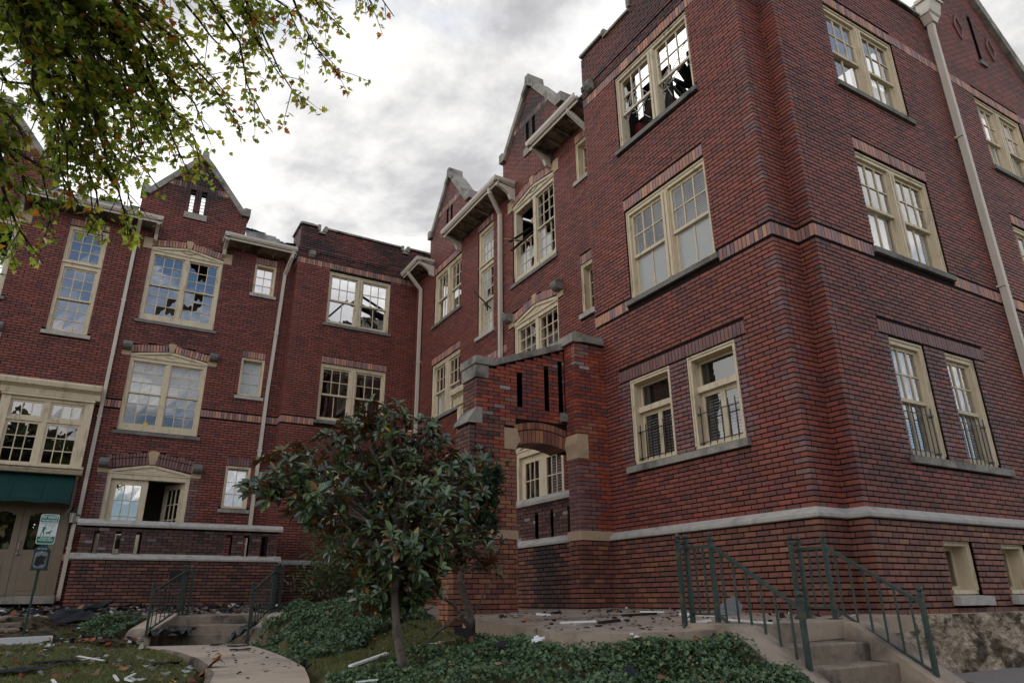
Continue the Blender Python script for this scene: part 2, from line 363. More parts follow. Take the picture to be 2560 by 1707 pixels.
def bricks(own, wall, fr, top, z0, holes=(), pal='red', course=CRS, joint=.0165, L=.215, depth=.02, ends='ee', soot=None, palfn=None, zmax=None, ret=.10):
    """courses from z0 up; top = outline [(u,z)...]; holes = rectangles (u0,u1,z0,z1[,reveal depth]);
    ends: per side 'o' outer corner (quoined with the neighbour wall), 'p' the other half of such a corner, 'e' plain"""
    zt = zmax or max(z for _, z in top); ua, ub = top[0][0], top[-1][0]; k = 0
    while z0+(k+1)*course <= zt+.02:
        zb = z0+k*course; zu = zb+course-joint; odd = k % 2; k += 1
        for s0, s1 in top_spans(top, zu):
            iv = [(s0, s1)]
            for h in holes:
                if h[2] < zu-.012 and h[3] > zb+.012:
                    nv = []
                    for a, b in iv:
                        if h[1] <= a or h[0] >= b: nv.append((a, b)); continue
                        if h[0] > a: nv.append((a, h[0]))
                        if h[1] < b: nv.append((h[1], b))
                    iv = nv
            for a, b in iv:
                dl = dr = 0.
                if abs(a-ua) < 1e-4 and ends[0] in 'op':
                    if odd == (ends[0] == 'o'): a += ret+.006
                    else: dl = ret-.001; a += .001
                if abs(b-ub) < 1e-4 and ends[1] in 'op':
                    if odd == (ends[1] == 'o'): b -= ret+.006
                    else: dr = ret-.001; b -= .001
                if b-a < .02: continue
                g0 = math.floor((a-ua)/L)*L+ua+(L/2 if odd else 0)-L
                cuts = []
                x = g0
                while x < b:
                    if x > a+.035 and x < b-.035: cuts.append(x)
                    x += L
                xs = [a]+cuts+[b]
                for i in range(len(xs)-1):
                    p, q = xs[i]+(.0075 if i else 0), xs[i+1]-(.0075 if i < len(xs)-2 else 0)
                    cu = (p+q)/2; cz = (zb+zu)/2; d = depth
                    if i == 0: d = max(d, dl or (.0 if abs(a-ua) < 1e-4 and ends[0] == 'e' else depth))
                    if i == len(xs)-2: d = max(d, dr)
                    for h in holes:
                        if h[2]-.02 < cz < h[3]+.02 and (abs(q-h[0]) < .003 or abs(p-h[1]) < .003): d = max(d, h[4] if len(h) > 4 else .1)
                    pl = palfn(cu, cz) if palfn else None
                    brick(own, wall, fr, p, q, zb, zu, pl or pal, d, soot(cu, cz) if soot else 0., (q-p) > .195 and d == depth)
def soldiers(own, wall, fr, u0, u1, z0, z1, pal='tan', w=.0735, depth=.03, out=.006, soot=None, rev=.1):
    n = max(1, round((u1-u0)/w)); f2 = fr.shift(out)
    for i in range(n):
        a, b = u0+(u1-u0)*i/n+.006, u0+(u1-u0)*(i+1)/n-.006
        brick(own, wall, f2, a, b, z0+.004, z1-.010, pal, max(depth, rev), soot((a+b)/2, (z0+z1)/2) if soot else 0.)
def backing(parent, name, fr, u0, u1, z0, top, holes=(), thick=.3, d=-.0145, m='mortar', label=None):
    """the mortar body of a wall with real openings"""
    us = sorted({u0, u1, *[u for u, _ in top if u0 <= u <= u1], *[h[0] for h in holes], *[h[1] for h in holes]})
    us = [u for u in us if u0-1e-6 <= u <= u1+1e-6]
    def zt(u, side):
        for (a, za), (b, zb) in zip(top, top[1:]):
            if b-a < 1e-6: continue
            if (a-1e-6 <= u <= b+1e-6) and ((side > 0 and u < b-1e-6) or (side < 0 and u > a+1e-6)):
                return za+(zb-za)*(u-a)/(b-a)
        return top[-1][1] if u >= top[-1][0]-1e-6 else top[0][1]
    mb = MB()
    for a, b in zip(us, us[1:]):
        if b-a < 1e-5: continue
        ta, tb = zt(a, 1), zt(b, -1); c = (a+b)/2
        cut = sorted([(h[2], h[3]) for h in holes if h[0] < c < h[1]]); z = z0; seg = []
        for h0, h1 in cut:
            if h0 > z: seg.append((z, z, h0, h0))
            z = max(z, h1)
        seg.append((z, z, ta, tb))
        for za, zb_, zc, zd in seg:
            if zc-za < .002 and zd-zb_ < .002: continue
            P = fr.p; q0, q1 = d, d-thick
            mb.hexa([P(a, za, q0), P(b, zb_, q0), P(b, zb_, q1), P(a, za, q1), P(a, zc, q0), P(b, zd, q0), P(b, zd, q1), P(a, zc, q1)], None, (), fr.flip)
    return mb.build(name, m, parent, label=label)
def flush_bricks(own, parts, budget=300):
    """the 300 that show largest become objects under their wall; the rest one mesh"""
    mine = [b for b in BR if b[0] == own]; sc_ = []
    for i, b in enumerate(mine):
        if not b[9] or b[10]: continue
        fr = b[2]; q = [px_of(fr.p(u, z)) for u, z in ((b[3], b[5]), (b[4], b[5]), (b[4], b[6]), (b[3], b[6]))]
        if any(x is None or not (-5 < x[0] < 2565 and -5 < x[1] < 1712) for x in q): continue
        A = abs(sum(q[k][0]*q[(k+1) % 4][1]-q[(k+1) % 4][0]*q[k][1] for k in range(4)))/2
        if hidden(fr.p((b[3]+b[4])/2, (b[5]+b[6])/2)): continue
        sc_.append((A, i))
    sc_.sort(reverse=True); pick = {i for _, i in sc_[:budget]}; cache = {}; rest = MB()
    for i, (o, wall, fr, u0, u1, z0, z1, dp, c, full, poly, jit) in enumerate(mine):
        if i in pick:
            w, h = round(u1-u0, 3), round(z1-z0, 4); key = (w, h, c, fr.flip, tuple(fr.u))
            if key not in cache:
                cache[key] = MB().box(Fr((0, 0, 0), fr.u, fr.n), -w/2, w/2, -h/2, h/2, -dp, 0, c).mesh('brick'); cache[key].materials.append(MAT['brick'])
            ob = link('brick', cache[key], parts[wall]); ob.matrix_basis = Matrix.Translation(fr.p((u0+u1)/2, (z0+z1)/2, jit))
        elif poly: rest.prism(fr, poly, -dp, jit, c, back=False)
        else: rest.box(fr, u0, u1, z0, z1, -dp, jit, c, skip=(4,))
    return rest.build('brickwork', 'brick', list(parts.values())[0].parent, kind='stuff')
HIDE = []                                               # photo-space boxes where trees cover the wall (only for choosing which bricks become single objects)
def hidden(p):
    x = px_of(p)
    return any(a < x[0] < b and c < x[1] < d for a, b, c, d in HIDE)
# ---------------------------------------------------------------- frames of the facades
BLF = Fr((0, 19.95, 0), (1, 0, 0), (0, -1, 0)); BBF = Fr((0, 19.5, 0), (1, 0, 0), (0, -1, 0))
WGF = Fr((7.78, 0, 0), (0, 1, 0), (-1, 0, 0)); WTF = Fr((7.36, 0, 0), (0, 1, 0), (-1, 0, 0))
STF = Fr((0, 5.43, 0), (1, 0, 0), (0, -1, 0)); RTF = Fr((7.9, 0, 0), (0, 1, 0), (-1, 0, 0))
EWF = Fr((0, 5.16, 0), (1, 0, 0), (0, -1, 0))
rw = random.Random(5)
# ---------------------------------------------------------------- windows
def pane_quad(fr, u0, u1, z0, z1, d):
    j = lambda: d+rw.uniform(-.0009, .0009)
    mb = MB(); q = [fr.p(u0, z0, j()), fr.p(u1, z0, j()), fr.p(u1, z1, j()), fr.p(u0, z1, j())]
    mb.face(q[::-1] if fr.flip else q); return mb
def shard(fr, u0, u1, z0, z1, d, r):
    """what is left of a broken pane: a jagged piece held by the sash"""
    k = r.randrange(4); a, b = u1-u0, z1-z0
    P = [[(0, 0), (.9, 0), (.62, .25), (.45, .5), (.2, .45), (0, .8)], [(0, 1), (1, 1), (1, .55), (.7, .62), (.5, .4), (0, .75)],
         [(1, 0), (1, .9), (.8, .6), (.6, .55), (.5, .2), (.15, 0)], [(0, 0), (1, 0), (1, .3), (.75, .22), (.5, .5), (.3, .2), (0, .25)]][k]
    q = [fr.p(u0+x*a, z0+y*b, d) for x, y in P]; mb = MB(); mb.face(q[::-1] if fr.flip else q); return mb
def sash(par, fr, u0, u1, z0, z1, nx, nz, d, mt='paint_cream', st=.045, rl=.05, mu=.022, glass='glass', missing=(), broken=(), t=.04, botrail=None, bars=True):
    """one sash: frame with glazing bars (one part) and its panes (a part each)"""
    mb = MB(); br = botrail or rl
    mb.box(fr, u0, u0+st, z0, z1, d-t, d); mb.box(fr, u1-st, u1, z0, z1, d-t, d)
    mb.box(fr, u0+st, u1-st, z0, z0+br, d-t, d-.001); mb.box(fr, u0+st, u1-st, z1-rl, z1, d-t, d-.001)
    a, b, c, e = u0+st, u1-st, z0+br, z1-rl
    for i in range(1, nx):
        x = a+(b-a)*i/nx
        if bars: mb.box(fr, x-mu/2, x+mu/2, c, e, d-t+.005, d-.004)
    for i in range(1, nz):
        y = c+(e-c)*i/nz
        if bars: mb.box(fr, a, b, y-mu/2, y+mu/2, d-t+.006, d-.006)
    mb.build('sash', mt, par)
    if glass:
        for i in range(nx):
            for j in range(nz):
                if (i, j) in missing: continue
                p0, p1 = a+(b-a)*i/nx, a+(b-a)*(i+1)/nx; q0, q1 = c+(e-c)*j/nz, c+(e-c)*(j+1)/nz
                if (i, j) in broken: shard(fr, p0, p1, q0, q1, d-t/2, rw).build('glass_shard', glass, par)
                else: pane_quad(fr, p0, p1, q0, q1, d-t/2+rw.uniform(-.002, .002)).build('pane', glass, par)
def blind(par, fr, u0, u1, z0, z1, d, m='blind', pitch=.035, tilt=.7):
    mb = MB(); z = z0; h = pitch*.5
    while z < z1:
        mb.face([fr.p(u0, z-h*tilt, d+.012), fr.p(u1, z-h*tilt, d+.012), fr.p(u1, z+h*tilt, d-.012), fr.p(u0, z+h*tilt, d-.012)]); z += pitch*.93
    return mb.build('blind', m, par)
def curtain(par, fr, u0, u1, z0, z1, d, m='curtain', n=18):
    mb = MB(); P = [(u0+(u1-u0)*i/n, d+(.02 if i % 2 else -.015)) for i in range(n+1)]
    for (a, da), (b, db) in zip(P, P[1:]): mb.face([fr.p(a, z0, da), fr.p(b, z0, db), fr.p(b, z1, db), fr.p(a, z1, da)])
    return mb.build('curtain', m, par)
def casing(par, fr, u0, u1, z0, z1, cw=.075, d0=-.24, d1=-.05, mt='paint_cream', top=None, bot=.04, name='frame'):
    mb = MB(); top = top or cw
    mb.box(fr, u0, u0+cw, z0, z1, d0, d1); mb.box(fr, u1-cw, u1, z0, z1, d0, d1)
    mb.box(fr, u0+cw, u1-cw, z1-top, z1, d0, d1-.001); mb.box(fr, u0+cw, u1-cw, z0, z0+bot, d0, d1-.004)
    mb.box(fr, u0+.004, u0+cw*.42, z0+bot, z1-.004, d1-.01, d1+.016)       # brick mould
    mb.box(fr, u1-cw*.42, u1-.004, z0+bot, z1-.004, d1-.01, d1+.016)
    mb.box(fr, u0+cw*.42, u1-cw*.42, z1-top*.42, z1-.004, d1-.01, d1+.015)
    return mb.build(name, mt, par)
def stone_sill(par, fr, u0, u1, z0, z1, m='stone_dark', out=.05, back=-.2):
    mb = MB(); mb.profile(fr, [(back, z0), (out, z0), (out, z1-.025), (back, z1)], u0, u1); return mb.build('sill', m, par)
def twin(own, wall, fr, bld, c, w, z0, z1, name='window', label=None, lintel=True, sill='stone_dark', upper=(3, 2), lower=(2, 1), miss=((), (), (), ()), brk=((), (), (), ()),
         glass='glass', glow=None, mt='paint_cream', shade=None, mull=.17, ajar=None, soot=None, silh=.115, lz=.21, sash_on=(1, 1, 1, 1)):
    """two double-hung sashes with a broad mullion between; returns the wall opening"""
    u0, u1 = c-w/2, c+w/2; W = empty(name, parent=bld, label=label)
    casing(W, fr, u0, u1, z0, z1, mt=mt, top=.10)
    mb = MB(); mb.box(fr, c-mull/2, c+mull/2, z0+.04, z1-.1, -.22, -.06); mb.box(fr, c-mull*.40, c-mull*.08, z0+.04, z1-.1, -.06, -.038); mb.box(fr, c+mull*.08, c+mull*.40, z0+.04, z1-.1, -.06, -.038)
    mb.build('mullion', mt, W)
    zm = z0+(z1-z0)*.46
    for k, (a, b) in enumerate(((u0+.075, c-mull/2), (c+mull/2, u1-.075))):
        if sash_on[2*k]: sash(W, fr, a, b, zm-.02, z1-.1, *upper, -.10, mt, glass=glass, missing=miss[2*k], broken=brk[2*k])
        if sash_on[2*k+1]: sash(W, fr, a, b, z0+.04, zm+.025, *lower, -.145, mt, glass=glow or glass, missing=miss[2*k+1], broken=brk[2*k+1], botrail=.075)
        if shade:
            for (f0, f1, ty, m_) in shade[k]:
                za, zb = z0+(z1-z0)*f0, z0+(z1-z0)*f1
                (blind if ty == 'b' else curtain)(W, fr, a, b, za, zb, -.235, m_)
    if sill: stone_sill(W, fr, u0-.07, u1+.07, z0-silh, z0, sill)
    if lintel: soldiers(own, wall, fr, u0, u1, z1+.012, z1+.012+lz, soot=soot)
    return [(u0, u1, z0, z1, .20), (u0-.07, u1+.07, z0-silh, z0), (u0, u1, z1, z1+.012+lz)]
def small(own, wall, fr, bld, c, w, z0, z1, label=None, glass='glass', lintel=True, nx=2, nz=3, sill='stone_pale', brk=(), miss=(), shade=None, mt='paint_cream', sd=-.17, name='window', pal='tan'):
    u0, u1 = c-w/2, c+w/2; W = empty(name, parent=bld, label=label); casing(W, fr, u0, u1, z0, z1, cw=.06, d1=-.025, mt=mt)
    sash(W, fr, u0+.06, u1-.06, z0+.04, z1-.06, nx, nz, sd, mt, st=.03, rl=.035, mu=.016, glass=glass, broken=brk, missing=miss)
    if shade: (blind if shade == 'b' else curtain)(W, fr, u0+.06, u1-.06, z0+.05, z1-.06, sd-.08)
    if sill: stone_sill(W, fr, u0-.07, u1+.07, z0-.115, z0, sill)
    if lintel: soldiers(own, wall, fr, u0, u1, z1+.012, z1+.215, pal=pal)
    return [(u0, u1, z0, z1, .14), (u0-.07, u1+.07, z0-.115, z0), (u0, u1, z1, z1+.22)]
def tall(own, wall, fr, bld, c, w, z0, z1, label=None, glass='glass', brk=((), (), ()), miss=((), (), ()), sc='paint_cream'):
    u0, u1 = c-w/2, c+w/2; W = empty('stair_window', parent=bld, label=label); casing(W, fr, u0, u1, z0, z1, cw=.08, mt=sc)
    zr = z0+(z1-z0)*.635
    mb = MB(); mb.box(fr, u0+.08, u1-.08, zr-.09, zr+.09, -.22, -.055); mb.box(fr, u0+.0, u1-.0, zr+.02, zr+.055, -.05, -.015); mb.build('transom', sc, W)
    sash(W, fr, u0+.08, u1-.08, zr+.09, z1-.08, 3, 3, -.10, sc, glass=glass, missing=miss[0], broken=brk[0])
    zm = z0+(zr-z0)*.49
    sash(W, fr, u0+.08, u1-.08, zm-.02, zr-.09, 3, 3, -.10, sc, glass=glass, missing=miss[1], broken=brk[1])
    sash(W, fr, u0+.08, u1-.08, z0+.04, zm+.025, 3, 3, -.145, sc, glass=glass, missing=miss[2], broken=brk[2])
    stone_sill(W, fr, u0-.08, u1+.08, z0-.12, z0, 'stone_pale')
    soldiers(own, wall, fr, u0, u1, z1+.012, z1+.215)
    return [(u0, u1, z0, z1, .18), (u0-.08, u1+.08, z0-.12, z0), (u0, u1, z1, z1+.22)]
def voussoirs(own, wall, fr, c, hw, zs, rise, h, pal='tan', key=.09, soot=None, two=False):
    """soldier arch with a very low pointed head; returns the rectangles it takes from the coursed brick"""
    f2 = fr.shift(.006); n = 12
    for s in (-1, 1):
        for i in range(n):
            a = key+(hw-key)*i/n+.006; b = key+(hw-key)*(i+1)/n-.006
            za, zb = zs+rise*(1-a/hw), zs+rise*(1-b/hw); sl = .16*h
            def put(p, q):
                P = [(c+s*(a+sl*p*a/hw), za+h*p), (c+s*(b+sl*p*b/hw), zb+h*p), (c+s*(b+sl*q*b/hw-.002), zb+h*q-.008), (c+s*(a+sl*q*a/hw+.002), za+h*q-.008)]
                if s < 0: P = P[::-1]
                brick(own, wall, f2, min(x for x, _ in P), max(x for x, _ in P), P[0][1], P[2][1], pal, .10, soot(c+s*a, za) if soot else 0., False, P)
            if two: put(.02, .64); put(.68, 1.)
            else: put(.02, 1.)
    return [(c-hw, c+hw, zs-.02, zs+h+.01), (c-hw*.62, c+hw*.62, zs, zs+h+rise*.5), (c-hw*.3, c+hw*.3, zs, zs+h+rise*.9)]
def stone_poly(par, name, fr, poly, d0, d1, m): return MB().prism(fr, poly, d0, d1).build(name, m, par)
def pediment(W, fr, c, hw, zs, rise, mt, worn=False):
    stone_poly(W, 'pediment', fr, [(c-hw, zs), (c+hw, zs), (c+hw, zs+.03), (c, zs+rise+.03), (c-hw, zs+.03)], -.16, -.05, mt)
    mb = MB()
    for s in (-1, 1):
        P = [(c, zs+rise-.03), (c, zs+rise+.035), (c+s*hw, zs+.035), (c+s*hw, zs-.03)]
        mb.prism(fr, P[::-1] if s > 0 else P, -.05, -.015)
    mb.box(fr, c-hw, c+hw, zs-.05, zs-.012, -.06, -.02); mb.build('moulding', mt, W)
    mb = MB(); zc = zs+rise*.5; a, b = .19, .055
    D = [(c-a, zc), (c, zc-b), (c+a, zc), (c, zc+b)]
    for i, (p, q) in enumerate(zip(D, D[1:]+D[:1])):
        if worn and i in (2, 3): continue
        mb.beam(fr.p(*p, -.048), fr.p(*q, -.048), .022, .02)
    mb.build('diamond_trim', 'paint_brown' if worn else mt, W)
def ped_window(own, wall, fr, bld, c, z0, z1, label=None, hw=.95, glass='glass', miss=((), (), (), ()), brk=((), (), (), ()), scroll=False, shade=None, worn=False, soot=None, mt='paint_cream', sash_on=(1, 1, 1, 1), sill='stone_dark'):
    W = empty('window', parent=bld, label=label); u0, u1 = c-hw, c+hw; rise = .17
    casing(W, fr, u0, u1, z0, z1, cw=.10, mt=mt, bot=.17, top=.15); pediment(W, fr, c, hw, z1, rise, mt, worn)
    MB().box(fr, c-.06, c+.06, z0+.17, z1-.15, -.22, -.06).build('mullion', mt, W)
    zm = (z0+.17+z1-.15)/2
    for k, (a, b) in enumerate(((u0+.10, c-.06), (c+.06, u1-.10))):
        if sash_on[2*k]: sash(W, fr, a, b, zm-.02, z1-.15, 3, 3, -.10, mt, st=.035, rl=.04, mu=.018, glass=glass, missing=miss[2*k], broken=brk[2*k])
        if sash_on[2*k+1]: sash(W, fr, a, b, z0+.17, zm+.02, 3, 3, -.135, mt, st=.035, rl=.04, mu=.018, glass=glass, missing=miss[2*k+1], broken=brk[2*k+1])
        if shade:
            for (f0, f1, ty, m_) in shade[k]:
                (blind if ty == 'b' else curtain)(W, fr, a, b, z0+.17+(z1-z0-.3)*f0, z0+.17+(z1-z0-.3)*f1, -.235, m_)
    stone_sill(W, fr, u0-.08, u1+.08, z0-.11, z0, sill)
    zs = z1+.04; H = voussoirs(own, wall, fr, c, hw, zs+.02, .14, .2, soot=soot)
    stone_poly(W, 'keystone', fr, [(c-.06, zs+.15), (c+.06, zs+.15), (c+.10, zs+.38), (c, zs+.40), (c-.10, zs+.38)], -.1, .012, 'stone_cream')
    for s in (-1, 1):
        a, b = sorted((c+s*hw, c+s*(hw+.22)))
        MB().box(fr, a, b, z1-.04, z1+.29, -.1, .01).build('springer_block', 'stone_cream', W)
        if scroll: scroll_block(W, fr, c+s*(hw+.12), z1+.13)
    return [(u0, u1, z0, z1+rise+.05, .18), (u0-.08, u1+.08, z0-.11, z0), (u0-.22, u1+.22, z1-.04, z1+.29)]+H
def scroll_block(W, fr, c, z):
    mb = MB(); pr = [(-.05, z+.17), (.16, z+.17), (.20, z+.13), (.21, z+.07), (.18, z+.01), (.12, z-.03), (.05, z-.04), (-.05, z-.04)]
    mb.profile(fr, pr, c-.11, c+.11); mb.build('scroll_stone', 'stone_dark', W)
def louvre(W, fr, u0, u1, z0, z1, n=6):
    mb = MB(); mb.box(fr, u0, u0+.018, z0, z1, -.14, -.05); mb.box(fr, u1-.018, u1, z0, z1, -.14, -.05); mb.box(fr, u0+.018, u1-.018, z1-.07, z1, -.14, -.055); mb.build('vent_frame', 'char', W)
    for i in range(n):
        z = z0+(z1-.09-z0)*(i+.15)/n
        m2 = MB(); P = fr.p
        m2.hexa([P(u0+.018, z, -.06), P(u1-.018, z, -.06), P(u1-.018, z+.035, -.13), P(u0+.018, z+.035, -.13), P(u0+.018, z+.016, -.06), P(u1-.018, z+.016, -.06), P(u1-.018, z+.051, -.13), P(u0+.018, z+.051, -.13)], None, (), fr.flip)
        m2.build('louvre_slat', 'char', W)
# ---------------------------------------------------------------- the apartment building
B = thing('apartment_building', 'burnt-out red brick apartment building with cream windows, gables and a roofless top floor', 'building', (7.36, 5.43, -.2))
WP = {}
def band_soot(z0, amt): return lambda u, z: amt if z > z0 else 0.
def gable_top(c, base, hw=1.43, knee=10.95, ap=12.5): return [(c-hw, base), (c-hw, knee), (c-hw+.12, knee), (c, ap), (c+hw-.12, knee), (c+hw, knee), (c+hw, base)]
def gable_soot(c, amt):
    return lambda u, z: min(.9, 1.35*amt*math.exp(-((u-c)/.95)**2-((z-11.55)/.85)**2))
def gable_parts(wall, fr, c, soot):
    """vents, soldier band, wedge stones and the coping of a small gable; returns openings"""
    V = empty('gable_vent', parent=B)
    for s in (-1, 1): louvre(V, fr, c+s*.15-.075+(0), c+s*.15+.075, 10.70, 11.45)
    MB().box(fr, c-.31, c+.31, 10.50, 10.70, -.12, .035).build('vent_sill', 'stone', V)
    soldiers(B, wall, fr, c-.72, c+.72, 11.48, 11.68, soot=soot)
    C = empty('gable_coping', parent=B)
    for s in (-1, 1):
        def q(P): return P if s > 0 else P[::-1]
        f = lambda u: c+s*u
        stone_poly(C, 'wedge_stone', fr, q([(f(.72), 11.49), (f(.92), 11.49), (f(.74), 11.68), (f(.72), 11.68)]), -.08, .012, 'stone_cream')
        for k in range(4):                                       # rake in four stones
            t0, t1 = k/4, (k+1)/4-.006
            A = lambda t, o: (f(.22+t*1.05+o*.10), 12.36-t*1.32+o*.11)
            stone_poly(C, 'coping_stone', fr, q([A(t0, -.35), A(t1, -.35), A(t1, .72), A(t0, .72)]), -.38, .075, 'stone')
        stone_poly(C, 'kneeler', fr, q([(f(1.24), 10.98), (f(1.49), 10.98), (f(1.49), 11.24), (f(1.33), 11.25), (f(1.20), 11.14)]), -.38, .09, 'stone')
    stone_poly(C, 'apex_stone', fr, [(c-.25, 12.30), (c, 12.53), (c+.25, 12.30), (c+.30, 12.42), (c+.11, 12.62), (c+.08, 12.84), (c-.08, 12.84), (c-.11, 12.62), (c-.30, 12.42)], -.38, .095, 'stone')
    return [(c-.31, c+.31, 10.50, 10.70, .1), (c-.225, c-.075, 10.70, 11.45, .14), (c+.075, c+.225, 10.70, 11.45, .14), (c-.92, c+.92, 11.48, 11.68)]
def belt(fr, u0, u1, k0=0, k1=0, m='stone_pale', z1=1.0, z0=.865, out=.115):
    n = max(1, round((u1-u0)/1.5)); E_ = empty('stone_belt', parent=B)
    for i in range(n):
        a, b = u0+(u1-u0)*i/n, u0+(u1-u0)*(i+1)/n
        pr = [(-.05, z0), (out-.012, z0), (out, z0+.012), (out, z0+.05), (0.004, z1), (-.05, z1)]; mb = MB().profile(fr, pr, a+(.003 if i else 0), b); nP = len(pr)
        for j, (d, z) in enumerate(pr):
            if i == 0: mb.v[j] = tuple(fr.p(a-k0*d, z, d))
            if i == n-1: mb.v[nP+j] = tuple(fr.p(b+k1*d, z, d))
        mb.build('belt_stone', m, E_)
def coping(fr, top, m='stone'):
    C = empty('parapet_coping', parent=B)
    for (a, za), (b, zb) in zip(top, top[1:]):
        if b-a > 1e-3: MB().profile(fr, [(-.36, za-.005), (.05, za-.005), (.05, za+.05), (-.02, za+.09), (-.36, za+.09)], a-.0, b).build('coping_stone', m, C)
        elif abs(zb-za) > .01:
            lo, hi = min(za, zb), max(za, zb); MB().box(fr, a-.045, a+.045, lo+.09, hi+.089, -.355, .045).build('coping_stone', m, C)
# ---- openings first, so that the coursed brick can go round them
H = {k: [] for k in ('tower', 'end', 'rear', 'bay', 'wing')}
BK = {k: [] for k in H}                                # openings of the mortar body
def add(w, hs, n=1):
    H[w] += hs; BK[w] += [h[:4] for h in hs if len(h) > 4]
DK = ('b', 'blind'); 
# tower side (x = 7.36)
burnt = ((1, 1), (2, 1), (1, 0), (2, 0), (0, 1)); allp = tuple((i, j) for i in range(3) for j in range(3))
add('tower', twin(B, 'tower', WTF, B, 7.47, 2.0, 7.99, snap(9.64), label='burnt-out top window with broken sashes and sky behind', lintel=False, glass='glass', miss=(allp, allp, ((0, 0), (0, 1), (1, 0), (1, 1)), allp), brk=((), (), ((2, 1), (2, 0)), ()), mt='paint_worn', sash_on=(1, 0, 1, 0)))
add('tower', twin(B, 'tower', WTF, B, 7.47, 2.0, 4.87, 6.62, glass='glass', glow='glass_frosted', shade=[[(.0, .95, 'b', 'blind')]]*2))
def ground_pair(w, fr, ua, ub, va, vb, z0, z1, sl, sd, bars, style):
    W0 = empty('window_pair', parent=B); H[w].append((sl[0], sl[1], z0-.125, z0)); stone_sill(W0, fr, sl[0], sl[1], z0-.125, z0, 'stone', out=.06)
    soldiers(B, w, fr, sd[0], sd[1], z1+.012, z1+.215, pal='purple'); H[w].append((sd[0], sd[1], z1, z1+.22))
    for a, b in ((ua, ub), (va, vb)):
        W = empty('window', parent=B)
        if style == 'casement':
            casing(W, fr, a, b, z0, z1, cw=.07, d0=-.26, d1=-.03)
            zt = z0+(z1-z0)*.60
            MB().box(fr, a+.07, b-.07, zt, zt+.09, -.25, -.10).build('transom', 'paint_cream', W)
            sash(W, fr, a+.07, b-.07, zt+.09, z1-.075, 1, 1, -.19, st=.03, rl=.035, glass='glass_dark'); curtain(W, fr, a+.1, b-.1, zt+.1, z1-.08, -.27, 'room_dark', 8)
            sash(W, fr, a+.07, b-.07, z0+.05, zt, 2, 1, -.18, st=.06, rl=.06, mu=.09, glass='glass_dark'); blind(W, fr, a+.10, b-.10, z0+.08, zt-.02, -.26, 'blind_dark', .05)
        else:
            casing(W, fr, a, b, z0, z1, cw=.085, d1=-.05, top=.1); zm = z0+(z1-z0)*.47
            sash(W, fr, a+.085, b-.085, zm-.02, z1-.1, 3, 2, -.10, glass='glass_storm'); sash(W, fr, a+.085, b-.085, z0+.045, zm+.025, 2, 1, -.145, glass='glass_storm', botrail=.075)
            blind(W, fr, a+.09, b-.09, z0+.1, z0+(z1-z0)*.44, -.24, 'blind', .045); curtain(W, fr, a+.09, a+.09+(b-a)*.62, zm, z1-.1, -.225)
        if bars:
            g = MB(); zb0, zb1 = z0+.08, z0+(z1-z0)*.36
            for z in (zb0, zb1): g.beam(fr.p(a+.09, z, -.045), fr.p(b-.09, z, -.045), .014, .014); [g.beam(fr.p(x, z, -.045), fr.p(x, z, -.13), .014, .014) for x in (a+.09, b-.09)]
            for i in range(6):
                x = a+.15+(b-a-.30)*i/5; g.beam(fr.p(x, zb0-.07, -.040), fr.p(x, zb1+.11, -.040), .012, .012)
            g.build('window_guard', 'plastic_black', W)
        add(w, [(a, b, z0, z1, .22)])
ground_pair('tower', WTF, 6.33, 7.30, 7.68, 8.66, snap(2.02), snap(3.45), (6.26, 8.81), (6.11, 8.92), True, 'casement')
# end wall (y = 5.16)
add('end', twin(B, 'end', EWF, B, 10.32, 2.0, 7.95, snap(9.64), lintel=False, glass='glass_storm', shade=[[(.5, .98, 'b', 'blind')], [(.0, .4, 'c', 'curtain')]]))
add('end', twin(B, 'end', EWF, B, 10.32, 2.0, 4.88, 6.63, glass='glass_storm', shade=[[(.0, .5, 'c', 'curtain')]]*2))
add('end', twin(B, 'end', EWF, B, 15.05, 1.86, 7.95, snap(9.64), lintel=False, glass='glass_storm', shade=[[(.0, .6, 'c', 'curtain')]]*2))
add('end', twin(B, 'end', EWF, B, 15.05, 1.86, 4.88, 6.63, glass='glass_storm'))
ground_pair('end', EWF, 9.16, 10.03, 10.55, 11.40, snap(1.73), snap(3.45), (9.08, 11.60), (8.96, 11.71), True, 'hung')
# bay (y = 19.5)
add('bay', twin(B, 'bay', BBF, B, 5.87, 2.0, 7.89, snap(9.62), label='burnt-out window with charred roof timbers and open sky behind it', lintel=False, glass='glass', miss=(allp, allp, allp, allp), mt='paint_worn'))
add('bay', twin(B, 'bay', BBF, B, 5.87, 2.02, 4.88, 6.58, glass='glass_dark', shade=[[(.88, .97, 'c', 'curtain')]]*2))
ground_pair('bay', BBF, 4.70, 5.68, 6.05, 7.03, snap(2.05), snap(3.45), (4.62, 7.12), (4.50, 7.24), False, 'casement')
